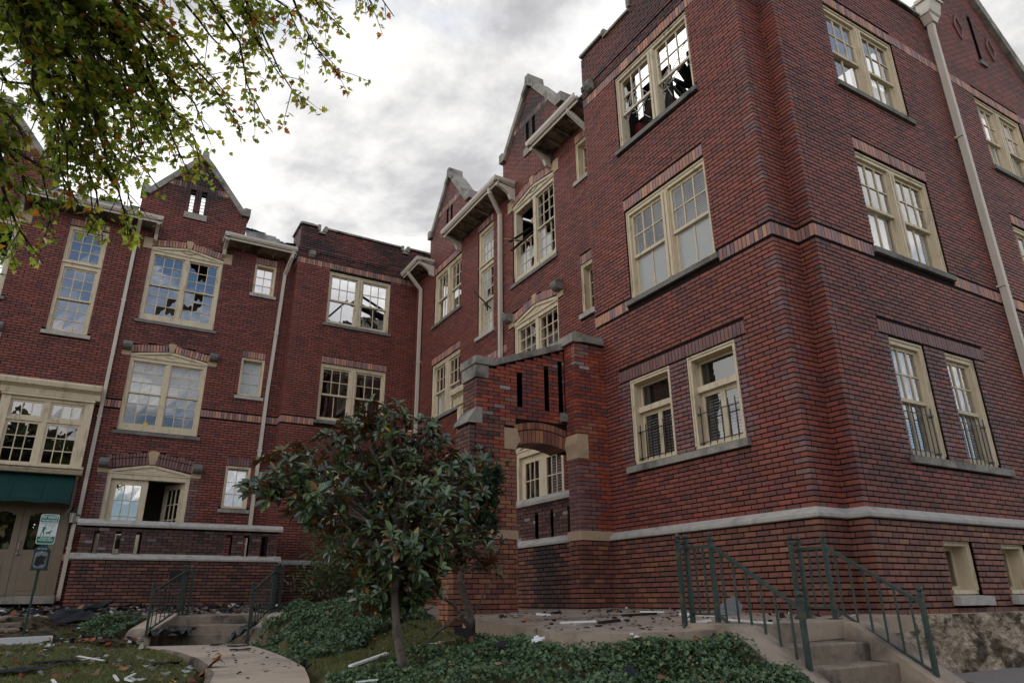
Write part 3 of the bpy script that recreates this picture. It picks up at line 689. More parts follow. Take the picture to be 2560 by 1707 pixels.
# rear block (y = 19.95)
sootB = lambda u, z: max(gable_soot(.9, .75)(u, z), gable_soot(-4.06, .6)(u, z), .45*math.exp(-((u-1.0)/.9)**2-((z-6.85)/.22)**2), .35*math.exp(-((u-2.0)/.5)**2-((z-9.2)/.9)**2), .3*math.exp(-((z-9.9)/.25)**2) if u > 2.3 else 0)
Lf = [((1, 1), (2, 2)), ((2, 1),), ((0, 2), (1, 2), (1, 1)), ((1, 1), (1, 0))]
add('rear', ped_window(B, 'rear', BLF, B, .9, 7.20, 9.34, label='cream pedimented window of the top floor with several panes smashed', glass='glass_storm', miss=((), (), ((1, 2),), ()), brk=((), ((1, 0), (2, 1), (2, 0)), ((0, 2), (1, 1)), ((0, 1), (1, 1), (1, 2))), worn=True, soot=None))
add('rear', ped_window(B, 'rear', BLF, B, .9, 4.14, 6.17, label='cream pedimented window with half-drawn white blinds below the smashed one', glass='glass', scroll=True, shade=[[(.36, 1, 'b', 'blind')], [(.22, 1, 'b', 'blind')]]))
add('rear', ped_window(B, 'rear', BLF, B, -4.06, 7.20, 9.34, glass='glass', miss=(allp, allp, allp, ((1, 1), (2, 1), (1, 0))), worn=True, mt='paint_worn', sash_on=(1, 1, 0, 1)))
add('rear', ped_window(B, 'rear', BLF, B, -4.06, 4.14, 6.17, glass='glass', scroll=True))
add('rear', small(B, 'rear', BLF, B, 3.05, .62, 8.57, 9.53, glass='glass', miss=((0, 1), (1, 1), (0, 2), (1, 2)), brk=((0, 0), (1, 0)), label='small top window with bright sky showing through it'))
add('rear', small(B, 'rear', BLF, B, 3.03, .64, 5.43, 6.53, glass='glass_frosted'))
add('rear', small(B, 'rear', BLF, B, 3.01, .65, 2.31, 3.43, glass='glass_storm', shade='c', pal='purple', sill='stone'))
add('rear', tall(B, 'rear', BLF, B, -1.58, .92, 6.50, 9.50, glass='glass_storm'))
# wing side (x = 7.78)
sootW = lambda u, z: max(gable_soot(12.27, .75)(u, z), gable_soot(17.07, .3)(u, z), .5*math.exp(-((u-11.4)/.5)**2-((z-10.1)/.5)**2))
add('wing', ped_window(B, 'wing', WGF, B, 12.27, 7.20, 9.32, label='pedimented top window burnt out, with splintered wood hanging in it', glass='glass_frosted', miss=(allp, ((0, 1), (0, 2), (1, 2)), allp, ((2, 2), (0, 2))), brk=((), ((0, 0),), (), ((1, 2), (0, 0))), worn=True, mt='paint_worn', sash_on=(1, 1, 0, 1)))
add('wing', ped_window(B, 'wing', WGF, B, 12.27, 4.14, 6.14, glass='glass', scroll=True, shade=[[(.0, .75, 'b', 'blind')]]*2))
add('wing', small(B, 'wing', WGF, B, 10.12, .62, 8.55, 9.50, glass='glass_dark'))
add('wing', small(B, 'wing', WGF, B, 10.12, .64, 5.41, 6.49, glass='glass_dark'))
add('wing', tall(B, 'wing', WGF, B, 14.67, .88, 6.45, 9.55, label='tall stair window with papered panes and a charred board poking out', glass='glass_frosted', brk=((), ((0, 1), (1, 0)), ((2, 2),)), miss=((), ((0, 0), (0, 2)), ())))
add('wing', twin(B, 'wing', WGF, B, 17.1, 1.9, 7.80, 9.48, glass='glass', shade=[[(0, .97, 'b', 'blind')]]*2))
add('wing', twin(B, 'wing', WGF, B, 17.1, 1.9, 4.87, 6.50, glass='glass', shade=[[(0, .5, 'c', 'curtain')]]*2))
add('wing', twin(B, 'wing', WGF, B, 17.1, 1.9, 1.78, 3.44, glass='glass_dark'))
# ---- French doors on the raised terraces
def leaf(par, fr, u0, u1, z0, z1, d, nx=3, nz=4, glass='glass_storm', t=.045, name='door'):
    W = MB(); st = .15; br = .22; W.box(fr, u0, u0+st, z0, z1, d-t, d); W.box(fr, u1-st, u1, z0, z1, d-t, d); W.box(fr, u0+st, u1-st, z1-.14, z1, d-t, d-.001); W.box(fr, u0+st, u1-st, z0, z0+br, d-t, d-.001)
    a, b, c, e = u0+st, u1-st, z0+br, z1-.14
    for i in range(1, nx): x = a+(b-a)*i/nx; W.box(fr, x-.011, x+.011, c, e, d-t+.006, d-.004)
    for j in range(1, nz): y = c+(e-c)*j/nz; W.box(fr, a, b, y-.011, y+.011, d-t+.008, d-.006)
    W.build('door_leaf', 'paint_brown' if glass == 'glass_x' else 'paint_cream', par)
    for i in range(nx):
        for j in range(nz): pane_quad(fr, a+(b-a)*i/nx, a+(b-a)*(i+1)/nx, c+(e-c)*j/nz, c+(e-c)*(j+1)/nz, d-t/2).build('pane', glass, par)
def french_doors(w, fr, c, opened, label):
    z0, z1, hw = .98, 3.03, .95; D = empty('french_doors', parent=B, label=label)
    mb = MB()
    mb.box(fr, c-hw, c-hw+.10, z0, z1, -.25, -.04); mb.box(fr, c+hw-.10, c+hw, z0, z1, -.25, -.04); mb.box(fr, c-hw+.1, c+hw-.1, z1-.12, z1, -.25, -.041)
    mb.build('frame', 'paint_cream', D); pediment(D, fr, c, hw, z1+.05, .19, 'paint_cream')
    if opened:
        leaf(D, fr, c-hw+.10, c+.0, z0+.02, z1-.12, -.12)
        o = fr.p(c+hw-.11, 0, -.14); ang = R_(62); ud = -(fr.u*math.cos(ang))-fr.n*math.sin(ang)
        f2 = Fr(o, ud, (fr.n*math.cos(ang)-fr.u*math.sin(ang))); leaf(D, f2, 0, .84, z0+.02, z1-.12, 0, glass='glass_dark')
    else:
        leaf(D, fr, c-hw+.10, c-.003, z0+.02, z1-.12, -.12, glass='glass_dark'); leaf(D, fr, c+.003, c+hw-.10, z0+.02, z1-.12, -.12, glass='glass_dark')
        blind(D, fr, c-hw+.25, c-.15, z0+.3, z1-.28, -.22, 'blind', .06)
    zs = z1+.10; Hh = voussoirs(B, w, fr, c, hw, zs+.02, .16, .32, pal='purple', two=True)
    stone_poly(D, 'keystone', fr, [(c-.075, zs+.17), (c+.075, zs+.17), (c+.13, zs+.50), (c, zs+.525), (c-.13, zs+.50)], -.1, .012, 'stone_cream')
    for s in (-1, 1):
        a, b = sorted((c+s*hw, c+s*(hw+.24))); MB().box(fr, a, b, z1, z1+.32, -.1, .01).build('springer_block', 'stone_cream', D); scroll_block(D, fr, c+s*(hw+.12), z1+.16)
    add(w, [(c-hw, c+hw, z0, z1+.26, .2), (c-hw-.24, c+hw+.24, z1, z1+.32)]+Hh)
french_doors('rear', BLF, .9, True, 'cream French doors with one leaf swung open into the dark room')
french_doors('wing', WGF, 12.27, False, 'closed cream French doors seen through the brick arch')
# ---- entrances: glazed oriel, awning and panelled doors
def entrance(w, fr, c, awn, label):
    E_ = empty('entrance_bay', parent=B, label=label); P = 'paint_cream'; o = .30
    mb = MB(); mb.profile(fr, [(0, 4.72), (o+.03, 4.72), (o+.05, 4.86), (o+.14, 4.93), (o+.17, 4.93), (o+.19, 5.03), (o+.16, 5.08), (0, 5.12)], c-1.06, c+1.06); mb.build('cornice', P, E_)
    mb = MB(); mb.box(fr, c-.97, c+.97, 4.66, 4.70, 0, o+.05); mb.box(fr, c-.95, c+.95, 4.70, 4.72, 0, o+.02)
    for s in (-1, 1):
        a, b = sorted((c+s*.76, c+s*.95)); mb.box(fr, a, b, 3.05, 4.66, 0, o)
    mb.box(fr, c-.76, c+.76, 4.58, 4.66, 0, o-.02); mb.box(fr, c-.05, c+.05, 3.05, 4.58, 0, o-.03); mb.box(fr, c-.76, c-.05, 4.08, 4.16, .0, o-.02); mb.box(fr, c+.05, c+.76, 4.08, 4.16, .0, o-.02)
    mb.build('oriel_frame', P, E_)
    for a, b in ((c-.76, c-.05), (c+.05, c+.76)):
        sash(E_, fr, a, b, 4.16, 4.58, 3, 1, o-.05, st=.06, rl=.055, glass='glass'); sash(E_, fr, a, b, 3.05, 4.08, 3, 3, o-.05, st=.06, rl=.06, glass='glass')
    MB().profile(fr, [(0, 2.88), (o-.02, 2.88), (o+.03, 2.95), (o+.03, 2.98), (o+.10, 3.0), (o+.10, 3.05), (0, 3.06)], c-1.0, c+1.0).build('oriel_sill', P, E_)
    MB().box(fr, c-.93, c+.93, 2.80, 2.885, 0, .05).build('lintel_board', P, E_)
    if awn:
        u0, u1 = c-.93, c+.88; A = MB(); n = 3; q = fr.p
        Z0, Z1, D1 = 2.90, 2.22, o+.52
        for i in range(12):
            a, b = u0+(u1-u0)*i/12, u0+(u1-u0)*(i+1)/12
            sg = lambda x: .018*math.sin((x-u0)/(u1-u0)*math.pi*3)**2
            A.face([q(a, Z1+sg(a), D1), q(b, Z1+sg(b), D1), q(b, Z0, .04), q(a, Z0, .04)]); A.face([q(a, Z1-.0+sg(a), D1), q(b, Z1+sg(b), D1), q(b, Z1-.10+2*sg(b), D1+.005), q(a, Z1-.10+2*sg(a), D1+.005)])
        for u in (u0, u1): A.face([q(u, Z1, D1), q(u, Z0, .04), q(u, Z1, .04)]); A.face([q(u, Z1, D1), q(u, Z1, .04), q(u, Z1-.1, .04), q(u, Z1-.1, D1)])
        A.build('awning', 'awning', E_)
        for u in (c-.3, c+.3): MB().beam(q(u, Z1+.02, D1-.01), q(u, Z0-.01, .035), .012, .012).build('awning_rib', 'awning', E_)
    mb = MB(); mb.box(fr, c-.93, c-.74, .05, 2.80, 0, .06); mb.box(fr, c+.74, c+.93, .05, 2.80, 0, .06); mb.box(fr, c-.74, c+.74, 2.12, 2.80, 0, .04); mb.build('door_frame', 'paint_brown', E_)
    for s in (-1, 1):
        a, b = sorted((c+s*.004, c+s*.735)); D = MB(); D.box(fr, a, a+.13, .16, 2.12, -.02, .02); D.box(fr, b-.13, b, .16, 2.12, -.02, .02); D.box(fr, a+.13, b-.13, .16, 1.03, -.02, .015); D.box(fr, a+.13, b-.13, 1.03, 1.15, -.02, .02)
        k = 6                                                     # arched head of the glass
        for i in range(k):
            x0, x1 = a+.13+(b-a-.26)*i/k, a+.13+(b-a-.26)*(i+1)/k; m_ = ((x0+x1)/2-(a+b)/2)/((b-a-.26)/2); D.box(fr, x0, x1, 1.99-.10*m_*m_, 2.12, -.02, .019)
        D.build('door_leaf', 'paint_brown', E_)
        MB().box(fr, a+.19, b-.19, .26, .93, .012, .026).build('door_panel', 'paint_brown', E_)
        pane_quad(fr, a+.13, b-.13, 1.15, 2.0, 0).build('pane', 'glass_storm', E_)
        MB().box(fr, a+.13, b-.13, 1.15, 2.0, -.05, -.03).build('door_curtain', 'room_dark', E_)
    h = MB(); h.sphere(fr.p(c+.05, 1.05, .06), .03); h.tube([fr.p(c+.05, 1.12, .03), fr.p(c+.05, 1.15, .07), fr.p(c+.05, 1.3, .07), fr.p(c+.05, 1.33, .03)], .012, 6); h.build('door_handle', 'grey_metal', E_)
    MB().box(fr, c-.97, c+.97, -.02, .15, 0, .28).build('door_step', 'stone', E_)
    MB().box(fr, c+.93, c+1.16, .93, 1.07, 0, .03).build('sill_block', 'stone_cream', E_)
    add(w, [(c-.93, c+.93, .0, 5.0, .05)]); BK[w].pop(); BK[w].append((c-.76, c+.76, 3.05, 4.6))
entrance('rear', BLF, -1.58, True, 'cream glazed oriel over brown double doors with a dark green awning')
entrance('wing', WGF, 14.67, False, None)
# lantern beside the entrance
Ln = empty('wall_lantern', parent=B); q = BLF.p
MB().tube([q(-.60, 1.72, 0), q(-.60, 1.70, .14), q(-.60, 1.78, .14)], .018, 6).build('bracket', 'plastic_black', Ln)
g = MB(); g.tube([q(-.60, 1.78, .14), q(-.60, 1.80, .14), q(-.60, 2.0, .14)], [.05, .05, .075], 6); g.build('lamp_glass', 'lamp_white', Ln)
g = MB(); g.tube([q(-.60, 2.0, .14), q(-.60, 2.02, .14), q(-.60, 2.12, .14), q(-.60, 2.14, .14), q(-.60, 2.19, .14)], [.095, .095, .03, .03, .008], 6); g.tube([q(-.60, 1.78, .14), q(-.60, 1.72, .14)], [.05, .01], 6)
for k in range(6):
    w_ = k*math.pi/3; g.beam(q(-.60+.052*math.cos(w_), 1.79, .14+.052*math.sin(w_)), q(-.60+.078*math.cos(w_), 2.0, .14+.078*math.sin(w_)), .008, .008)
g.build('lamp_cage', 'plastic_black', Ln)
# ---- walls: tops
PTt = [(5.43, 11.0), (6.2, 11.0), (6.2, 10.88), (7.0, 10.88), (7.0, 11.35), (7.86, 11.35), (7.86, 10.88), (8.68, 10.88), (8.68, 11.0), (9.5, 11.0)]
PTb = [(3.87, 11.0), (4.41, 11.0), (4.41, 10.80), (4.62, 10.80), (4.62, 10.98), (7.2, 10.98), (7.2, 10.80), (7.40, 10.80), (7.40, 11.0), (8.3, 11.0)]
PTe = [(7.9, 11.0), (12.80, 11.0), (12.80, 11.25), (13.0, 11.25), (15.0, 13.2), (17.0, 11.25), (17.2, 11.25), (17.2, 11.0), (18.6, 11.0)]
PTr = [(-6.2, 10.0)]+gable_top(-4.06, 10.0)+gable_top(.9, 10.0)+[(3.87, 10.0)]
PTw = [(9.5, 10.0)]+gable_top(12.27, 10.0)+gable_top(17.07, 10.0)+[(19.5, 10.0)]
for w, fr, c, st_ in (('rear', BLF, .9, sootB), ('rear', BLF, -4.06, sootB), ('wing', WGF, 12.27, sootW), ('wing', WGF, 17.07, sootW)): add(w, gable_parts(w, fr, c, st_))
# slit and basement windows of the end wall
add('end', [(14.93, 15.11, 10.90, 12.2, .14), (14.88, 15.16, 10.80, 10.90)])
Vt = empty('gable_vent', parent=B); louvre(Vt, EWF, 14.93, 15.11, 10.90, 12.2, 9); MB().box(EWF, 14.88, 15.16, 10.80, 10.90, -.1, .05).build('vent_sill', 'stone_dark', Vt)
for cc in (14.33, 15.64):
    d = MB(); D_ = [(cc-.17, 11.55), (cc, 11.22), (cc+.17, 11.55), (cc, 11.88)]
    for a, b in zip(D_, D_[1:]+D_[:1]): d.beam(EWF.p(*a, .01), EWF.p(*b, .01), .045, .05)
    d.build('brick_diamond', 'brick_plain', B)
ZB0 = .865-17*.072
EWB = EWF.shift(.06); bh = []
for a, b in ((9.30, 9.98), (10.68, 11.36)):
    W = empty('basement_window', parent=B); casing(W, EWB, a, b, 0.0, .65, cw=.06, d0=-.42, d1=-.06, mt='paint_cream', bot=.05)
    sash(W, EWB, a+.06, b-.06, .05, .59, 1, 1, -.24, st=.05, rl=.05, glass='glass_dark'); stone_sill(W, EWB, a-.05, b+.06, -.13, 0.0, 'stone_pale', out=.09)
    bh += [(a, b, 0.0, .65, .2), (a-.05, b+.06, -.13, 0.)]
# ---- mortar bodies
def body(w, fr, u0, u1, z0, top, thick=.3): WP[w] = backing(B, 'wall', fr, u0, u1, z0, top, BK[w], thick); return WP[w]
body('tower', WTF, 5.442, 9.49, .86, PTt); body('end', EWF, 7.912, 18.6, .86, PTe); body('bay', BBF, 3.882, 8.3, .86, PTb); body('rear', BLF, -6.2, 3.87, .0, PTr); body('wing', WGF, 9.5, 19.5, .86, PTw)
WP['strip'] = backing(B, 'wall', STF, 7.37, 7.92, .86, [(7.37, 11.0), (7.92, 11.0)]); WP['return'] = backing(B, 'wall', RTF, 5.17, 5.45, .86, [(5.17, 11.0), (5.45, 11.0)])
RBF = Fr((3.87, 0, 0), (0, 1, 0), (-1, 0, 0)); WP['bayside'] = backing(B, 'wall', RBF, 19.51, 20.6, -.3, [(19.51, 11.0), (20.6, 11.0)])
TSF = Fr((0, 9.5, 0), (1, 0, 0), (0, 1, 0)); WP['towerside'] = backing(B, 'wall', TSF, 7.37, 8.6, .86, [(7.37, 11.0), (8.6, 11.0)])
# ---- coursed brick with bands
BAND = (4.69, 4.885); TOPB = (snap(9.64), snap(9.64)+.2031)
def quoin(spans, z0, z1, pal='purple'):
    def f(u, z):
        if not z0 < z < z1: return None
        k = .12 if int((z-BZ)/CRS/4) % 2 else .23
        for a, b in spans:
            if (a-k < u < a+.02) or (b-.02 < u < b+k): return pal
        return None
    return f
def corner(us, pal='purple', w=.16, p=.45):
    def f(u, z): return pal if any(abs(u-x) < w for x in us) and rw.random() < p else None
    return f
def both(*fs): return lambda u, z: next((x for x in (f(u, z) for f in fs) if x), None)
def lighten(f): return f
def face(w, fr, top, ends, soot=None, band=True, topband=None, palfn=None, hs=None, bandspans=None):
    hs = list(H.get(w, [])) if hs is None else list(hs)
    sl_ = [h for h in hs if len(h) == 4 and h[3]-h[2] < .135 and h[1]-h[0] < 2.8]; s0_ = soot; ph = {round(h[0], 2): rw.random()*6 for h in sl_}
    def streak(u, z):                                            # rain-washed grime under the sills
        v = 0.
        for h in sl_:
            if h[0]-.12 < u < h[1]+.12 and h[2]-1.1 < z < h[2]: v = max(v, .5*math.exp(-(h[2]-z)/.38)*(.5+.5*math.sin(u*9+ph[round(h[0], 2)])*math.sin(u*4.1)))
        return v
    soot = lambda u, z: max(streak(u, z), s0_(u, z) if s0_ else 0.)
    u0, u1 = top[0][0], top[-1][0]
    if band:
        for a, b in (bandspans or [(u0, u1)]):
            cutp = sorted([(h[0], h[1]) for h in hs if h[2] < BAND[1]-.03 and h[3] > BAND[0]+.03]); x = a
            for p, r in cutp+[(b, b)]:
                if min(p, b)-x > .05: soldiers(B, w, fr, x+.001, min(p, b)-.001, *BAND)
                x = max(x, r)
            hs.append((a, b, *BAND))
    if topband:
        soldiers(B, w, fr, u0+.001, u1-.001, *TOPB, soot=lambda u, z: .12); hs.append((u0, u1, *TOPB))
        zc = TOPB[1]+.005
        t1 = [(u0, zc+3*CRS), (u1, zc+3*CRS)]; bricks(B, w, fr.shift(.022), t1, zc, depth=.06, ends='ee', soot=lambda u, z: .62)
        t2 = [(u0, zc+5*CRS), (u1, zc+5*CRS)]; bricks(B, w, fr.shift(.045), t2, zc+3*CRS, depth=.08, ends='ee', soot=lambda u, z: .7)
        bricks(B, w, fr, top, zc+5*CRS, ends=ends, soot=soot)
        low = [(u0, zc-.006), (u1, zc-.006)]; bricks(B, w, fr, low, BZ, hs, ends=ends, palfn=palfn, zmax=TOPB[0], soot=lambda u, z: max(streak(u, z), .18 if z > 8.8 and rw.random() < .4 else 0.))
    else: bricks(B, w, fr, top, BZ, hs, ends=ends, soot=soot, palfn=palfn)
pS = lambda u, z: .55+.25*math.sin(u*2.1+z*1.7)
face('tower', WTF, PTt, 'oe', pS, topband=True, palfn=both(quoin([(6.33, 7.30), (7.68, 8.66)], 2.0, 3.5), corner((5.43,))))
face('strip', STF, [(7.36, 11.0), (7.9, 11.0)], 'pe', lambda u, z: .25, topband=True, palfn=corner((7.36,), p=.3))
face('return', RTF, [(5.16, 11.0), (5.43, 11.0)], 'oe', lambda u, z: .25, topband=True)
eS = lambda u, z: max(.12+.18*math.sin(u*1.3+z*2.2), .5*math.exp(-((u-15)/.5)**2-((z-11.9)/.6)**2), .22*math.exp(-((u-11.9)/.5)**2-((z-9.0)/.8)**2))
# the end wall has no corbel table: soldier band, then plain brick up to the parapet and gable
soldiers(B, 'end', EWF, 7.901, 18.6, *TOPB); H['end'].append((7.9, 18.6, *TOPB))
face('end', EWF, PTe, 'pe', eS, palfn=both(quoin([(9.16, 10.03), (10.55, 11.40)], 1.7, 3.5), corner((7.9,))), bandspans=[(7.9, 13.9)])
face('bay', BBF, PTb[:-1]+[(7.95, 11.0)], 'oe', pS, topband=True, palfn=quoin([(4.70, 5.68), (6.05, 7.03)], 2.0, 3.5))
face('bayside', RBF, [(19.5, 11.0), (19.95, 11.0)], 'pe', lambda u, z: .5 if z > 9.8 else .05, topband=True)
bricks(B, 'bayside', RBF, [(19.96, 11.0), (20.55, 11.0)], 10.2, soot=lambda u, z: .6)
bricks(B, 'towerside', TSF, [(7.37, 11.0), (7.78, 11.0)], BZ, soot=lambda u, z: .4 if z > 9.8 else 0.)
face('rear', BLF, PTr, 'ee', sootB, bandspans=[(-.6, 3.87)], palfn=quoin([(-.05, 1.85)], 1.0, 3.5))
H['wing'].append((13.55, 15.75, 5.58, 5.79)); soldiers(B, 'wing', WGF, 13.55, 14.52, 5.585, 5.785); soldiers(B, 'wing', WGF, 14.82, 15.75, 5.585, 5.785)
r_ = empty('relief_tile', parent=B); MB().box(WGF, 14.53, 14.81, 5.56, 5.80, -.05, .012).build('tile_ground', 'relief_red', r_)
for dx, dz, s_ in ((-.06, .05, .035), (.06, .05, .035), (-.06, -.05, .035), (.06, -.05, .035), (0, 0, .04)): MB().sphere(WGF.p(14.67+dx, 5.68+dz, .012), s_, 8, 5, (.4, 1, 1)).build('tile_boss', 'stone_cream', r_)
face('wing', WGF, PTw, 'ee', sootW, band=False)
# ---- base courses and belts
def base(w, fr, u0, u1, ends, hs=(), z0=ZB0, damp=None):
    f = fr.shift(.06); WP['b'+w] = backing(B, 'wall_base', f, u0+.012, u1-.012, z0, [(u0, .865), (u1, .865)], [h[:4] for h in hs], .34, -.016)
    bricks(B, 'b'+w, f, [(u0, .87), (u1, .87)], z0, hs, pal='base', course=.072, joint=.019, L=.21, ends=ends, depth=.03, soot=damp)
base('tower', WTF, 5.37, 9.5, 'oe'); base('strip', STF, 7.30, 7.84, 'pe'); base('return', RTF, 5.10, 5.37, 'oe'); base('end', EWF, 7.84, 18.6, 'pe', bh)
base('bay', BBF, 3.81, 7.78, 'oe'); base('bayside', RBF, 19.44, 19.95, 'pe'); base('wing', WGF, 9.5, 19.5, 'ee')
bricks(B, 'rear', BLF, [(-6.2, 1.0), (-2.55, 1.0)], ZB0, pal='base', course=.072, joint=.019, L=.21); bricks(B, 'rear', BLF, [(-.65, 1.0), (3.87, 1.0)], ZB0, pal='base', course=.072, joint=.019, L=.21)
def mitre_belt(fr, u0, u1): belt(fr, u0, u1)
belt(WTF, 5.43, 9.5, 1); belt(STF, 7.36, 7.9, 1, -1); belt(RTF, 5.16, 5.43, 1, -1); belt(EWF, 7.9, 18.6, 1)
belt(BBF, 3.87, 7.78, 1, -1); belt(RBF, 19.5, 19.95, 1, -1); belt(WGF, 9.5, 19.5, 0, -1)
FND = MB(); FND.box(EWF, 7.80, 18.6, -1.3, -.215, -.3, .13); fo = FND.build('foundation', 'aggregate', B)
# roughly cast face: subdivide the front into a bumpy sheet
gx, gz = 170, 24; V = []; F = []
rf = random.Random(3)
for j in range(gz+1):
    for i in range(gx+1):
        u = 7.78+i*(14.5-7.78)/gx; z = -1.12+.90*j/gz; V.append(tuple(EWF.p(u, z, .13+.085*rf.random()**2+.05*math.sin(u*2.3+z*3)+.03*math.sin(u*7+z*9)+.10*(1-j/gz))))
for j in range(gz):
    for i in range(gx): a = j*(gx+1)+i; F.append((a, a+1, a+gx+2, a+gx+1))
raw = raw_mesh('foundation_face', np.array(V), np.array(F), None, 'aggregate'); link('foundation_face', raw, B)
# ---- copings
coping(WTF, PTt); coping(BBF, PTb); coping(STF, [(7.36, 11.0), (7.9, 11.0)]); coping(EWF, [(7.9, 11.0), (12.80, 11.0)]); coping(RBF, [(19.5, 11.0), (20.55, 11.0)])
C = empty('gable_coping', parent=B)
for s in (-1, 1):
    for k in range(7):
        A = lambda t, o: (15+s*(.0+t*2.12+o*.14), 13.28-t*2.06+o*.14)
        P = [A(k/7, -.3), A((k+1)/7-.004, -.3), A((k+1)/7-.004, 1.), A(k/7, 1.)]
        stone_poly(C, 'coping_stone', EWF, P if s > 0 else P[::-1], -.36, .10, 'stone')
# small corbel stones under the parapets
for fr, u in ((BBF, 4.26), (WTF, 9.18), (BBF, 7.45)): MB().profile(fr, [(-.05, 9.86), (.09, 9.90), (.16, 9.97), (.17, 10.08), (-.05, 10.1)], u-.09, u+.09).build('corbel_stone', 'stone', B)
# ---- eaves: gutter, soffit, rafters, brackets
def eave(fr, u0, u1, e0, e1, z=10.06):
    E_ = empty('eave', parent=B); o = .60
    g = MB(); pr = [(o-.10, z-.125), (o-.03, z-.125), (o+.01, z-.07), (o+.02, z), (o-.005, z), (o-.01, z-.05), (o-.04, z-.095), (o-.10, z-.095)]
    g.profile(fr, pr, u0, u1)
    for e, u, s in ((e0, u0, 1), (e1, u1, -1)):
        if e:                                                    # the gutter turns the corner and runs back to the wall
            f2 = Fr(fr.p(u+s*.03, 0, 0), fr.n, -fr.u*s); g.profile(f2, [(d-o, zz_) for d, zz_ in pr], .02, o+.02)
    g.build('gutter', 'paint_pipe', E_)
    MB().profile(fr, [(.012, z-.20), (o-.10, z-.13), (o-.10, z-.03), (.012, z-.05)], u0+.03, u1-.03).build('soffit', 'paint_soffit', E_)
    MB().box(fr, u0+.02, u1-.02, z-.19, z-.02, o-.10, o-.075).build('fascia', 'paint_pipe', E_)
    n = max(2, round((u1-u0)/.42))
    for i in range(n):
        u = u0+.18+(u1-u0-.36)*i/(n-1); P = [fr.p(u-.03, z-.27, .02), fr.p(u+.03, z-.27, .02)]
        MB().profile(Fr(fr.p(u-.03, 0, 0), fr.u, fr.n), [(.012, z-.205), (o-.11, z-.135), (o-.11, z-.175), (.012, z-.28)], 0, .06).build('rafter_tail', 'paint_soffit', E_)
    for e, u, s in ((e0, u0, 1), (e1, u1, -1)):
        if e:
            a = u+s*.10; MB().profile(Fr(fr.p(a-.045, 0, 0), fr.u, fr.n), [(.0, z-.2), (o-.06, z-.14), (o-.08, z-.22), (.36, z-.27), (.19, z-.38), (.13, z-.52), (.02, z-.56), (.0, z-.56)], 0, .09).build('bracket', 'paint_pipe', E_)
    return E_
eave(BLF, -3.25, .10, 1, 1); eave(BLF, 1.72, 3.80, 1, 0); eave(WGF, 9.56, 11.55, 0, 1); eave(WGF, 13.02, 16.32, 1, 1); eave(WGF, 18.05, 19.46, 1, 0)
# slate slopes left standing behind the eaves
def slates(fr, u0, u1, z0, d0, n, ragged, seed):
    r = random.Random(seed); S = MB(); rows = n; w = .20
    for j in range(rows):
        x = u0-(w/2 if j % 2 else 0)
        while x < u1:
            a, b = max(u0, x), min(u1, x+w-.006); x += w
            if b-a < .03: continue
            if ragged(((a+b)/2-u0)/(u1-u0)) < (j+r.uniform(-.6, .4))/rows: continue
            z = z0+j*.115; d = d0-j*.115; t = r.uniform(.004, .012); P = fr.p
            S.hexa([P(a, z-.01, d+.012+t), P(b, z-.01, d+.012+t), P(b, z+.13, d-.14+t), P(a, z+.13, d-.14+t), P(a, z+.004, d+.022+t), P(b, z+.004, d+.022+t), P(b, z+.14, d-.13+t), P(a, z+.14, d-.13+t)], None, (), fr.flip)
    Rf = empty('slate_roof', parent=B); o = S.build('slates', 'slate', Rf, kind='stuff')
    dk = MB(); m = 14                                            # ragged charred deck under the slates
    for i in range(m):
        a, b = u0+(u1-u0)*i/m, u0+(u1-u0)*(i+1)/m; h = ragged((i+.5)/m)*rows*.115+r.uniform(-.08, .06)
        if h < .1: continue
        P = fr.p; dk.hexa([P(a, z0-.03, d0), P(b, z0-.03, d0), P(b, z0+h-.03, d0-h), P(a, z0+h-.03, d0-h), P(a, z0, d0), P(b, z0, d0), P(b, z0+h, d0-h), P(a, z0+h, d0-h)], None, (), fr.flip)
    dk.build('roof_deck', 'char', Rf)
    for i in range(9):                                           # curled felt and charred bits on the broken edge
        u = u0+(u1-u0)*r.random(); h = ragged((u-u0)/(u1-u0))*rows*.115; c = fr.p(u, z0+h+.02, d0-h+.02); a = r.uniform(-.6, .6)
        MB().beam(c-fr.u*.16+Vector((0, 0, r.uniform(-.05, .05))), c+fr.u*.16+Vector((0, 0, r.uniform(-.06, .10))), .10, .02, None, a).build('charred_felt', 'char', Rf)
slates(BLF, 2.36, 3.85, 9.98, .45, 7, lambda t: .95-.25*t if t < .62 else .62-.35*t, 1); slates(BLF, -2.6, -.55, 9.98, .45, 6, lambda t: .85-.3*abs(math.sin(t*9)), 2)
slates(WGF, 13.75, 15.6, 9.98, .45, 4, lambda t: .7-.4*abs(math.sin(t*7)), 3); slates(WGF, 18.55, 19.45, 9.98, .45, 5, lambda t: .8-.4*t, 4)
slates(WGF, 9.55, 10.8, 9.98, .45, 4, lambda t: .75, 5)
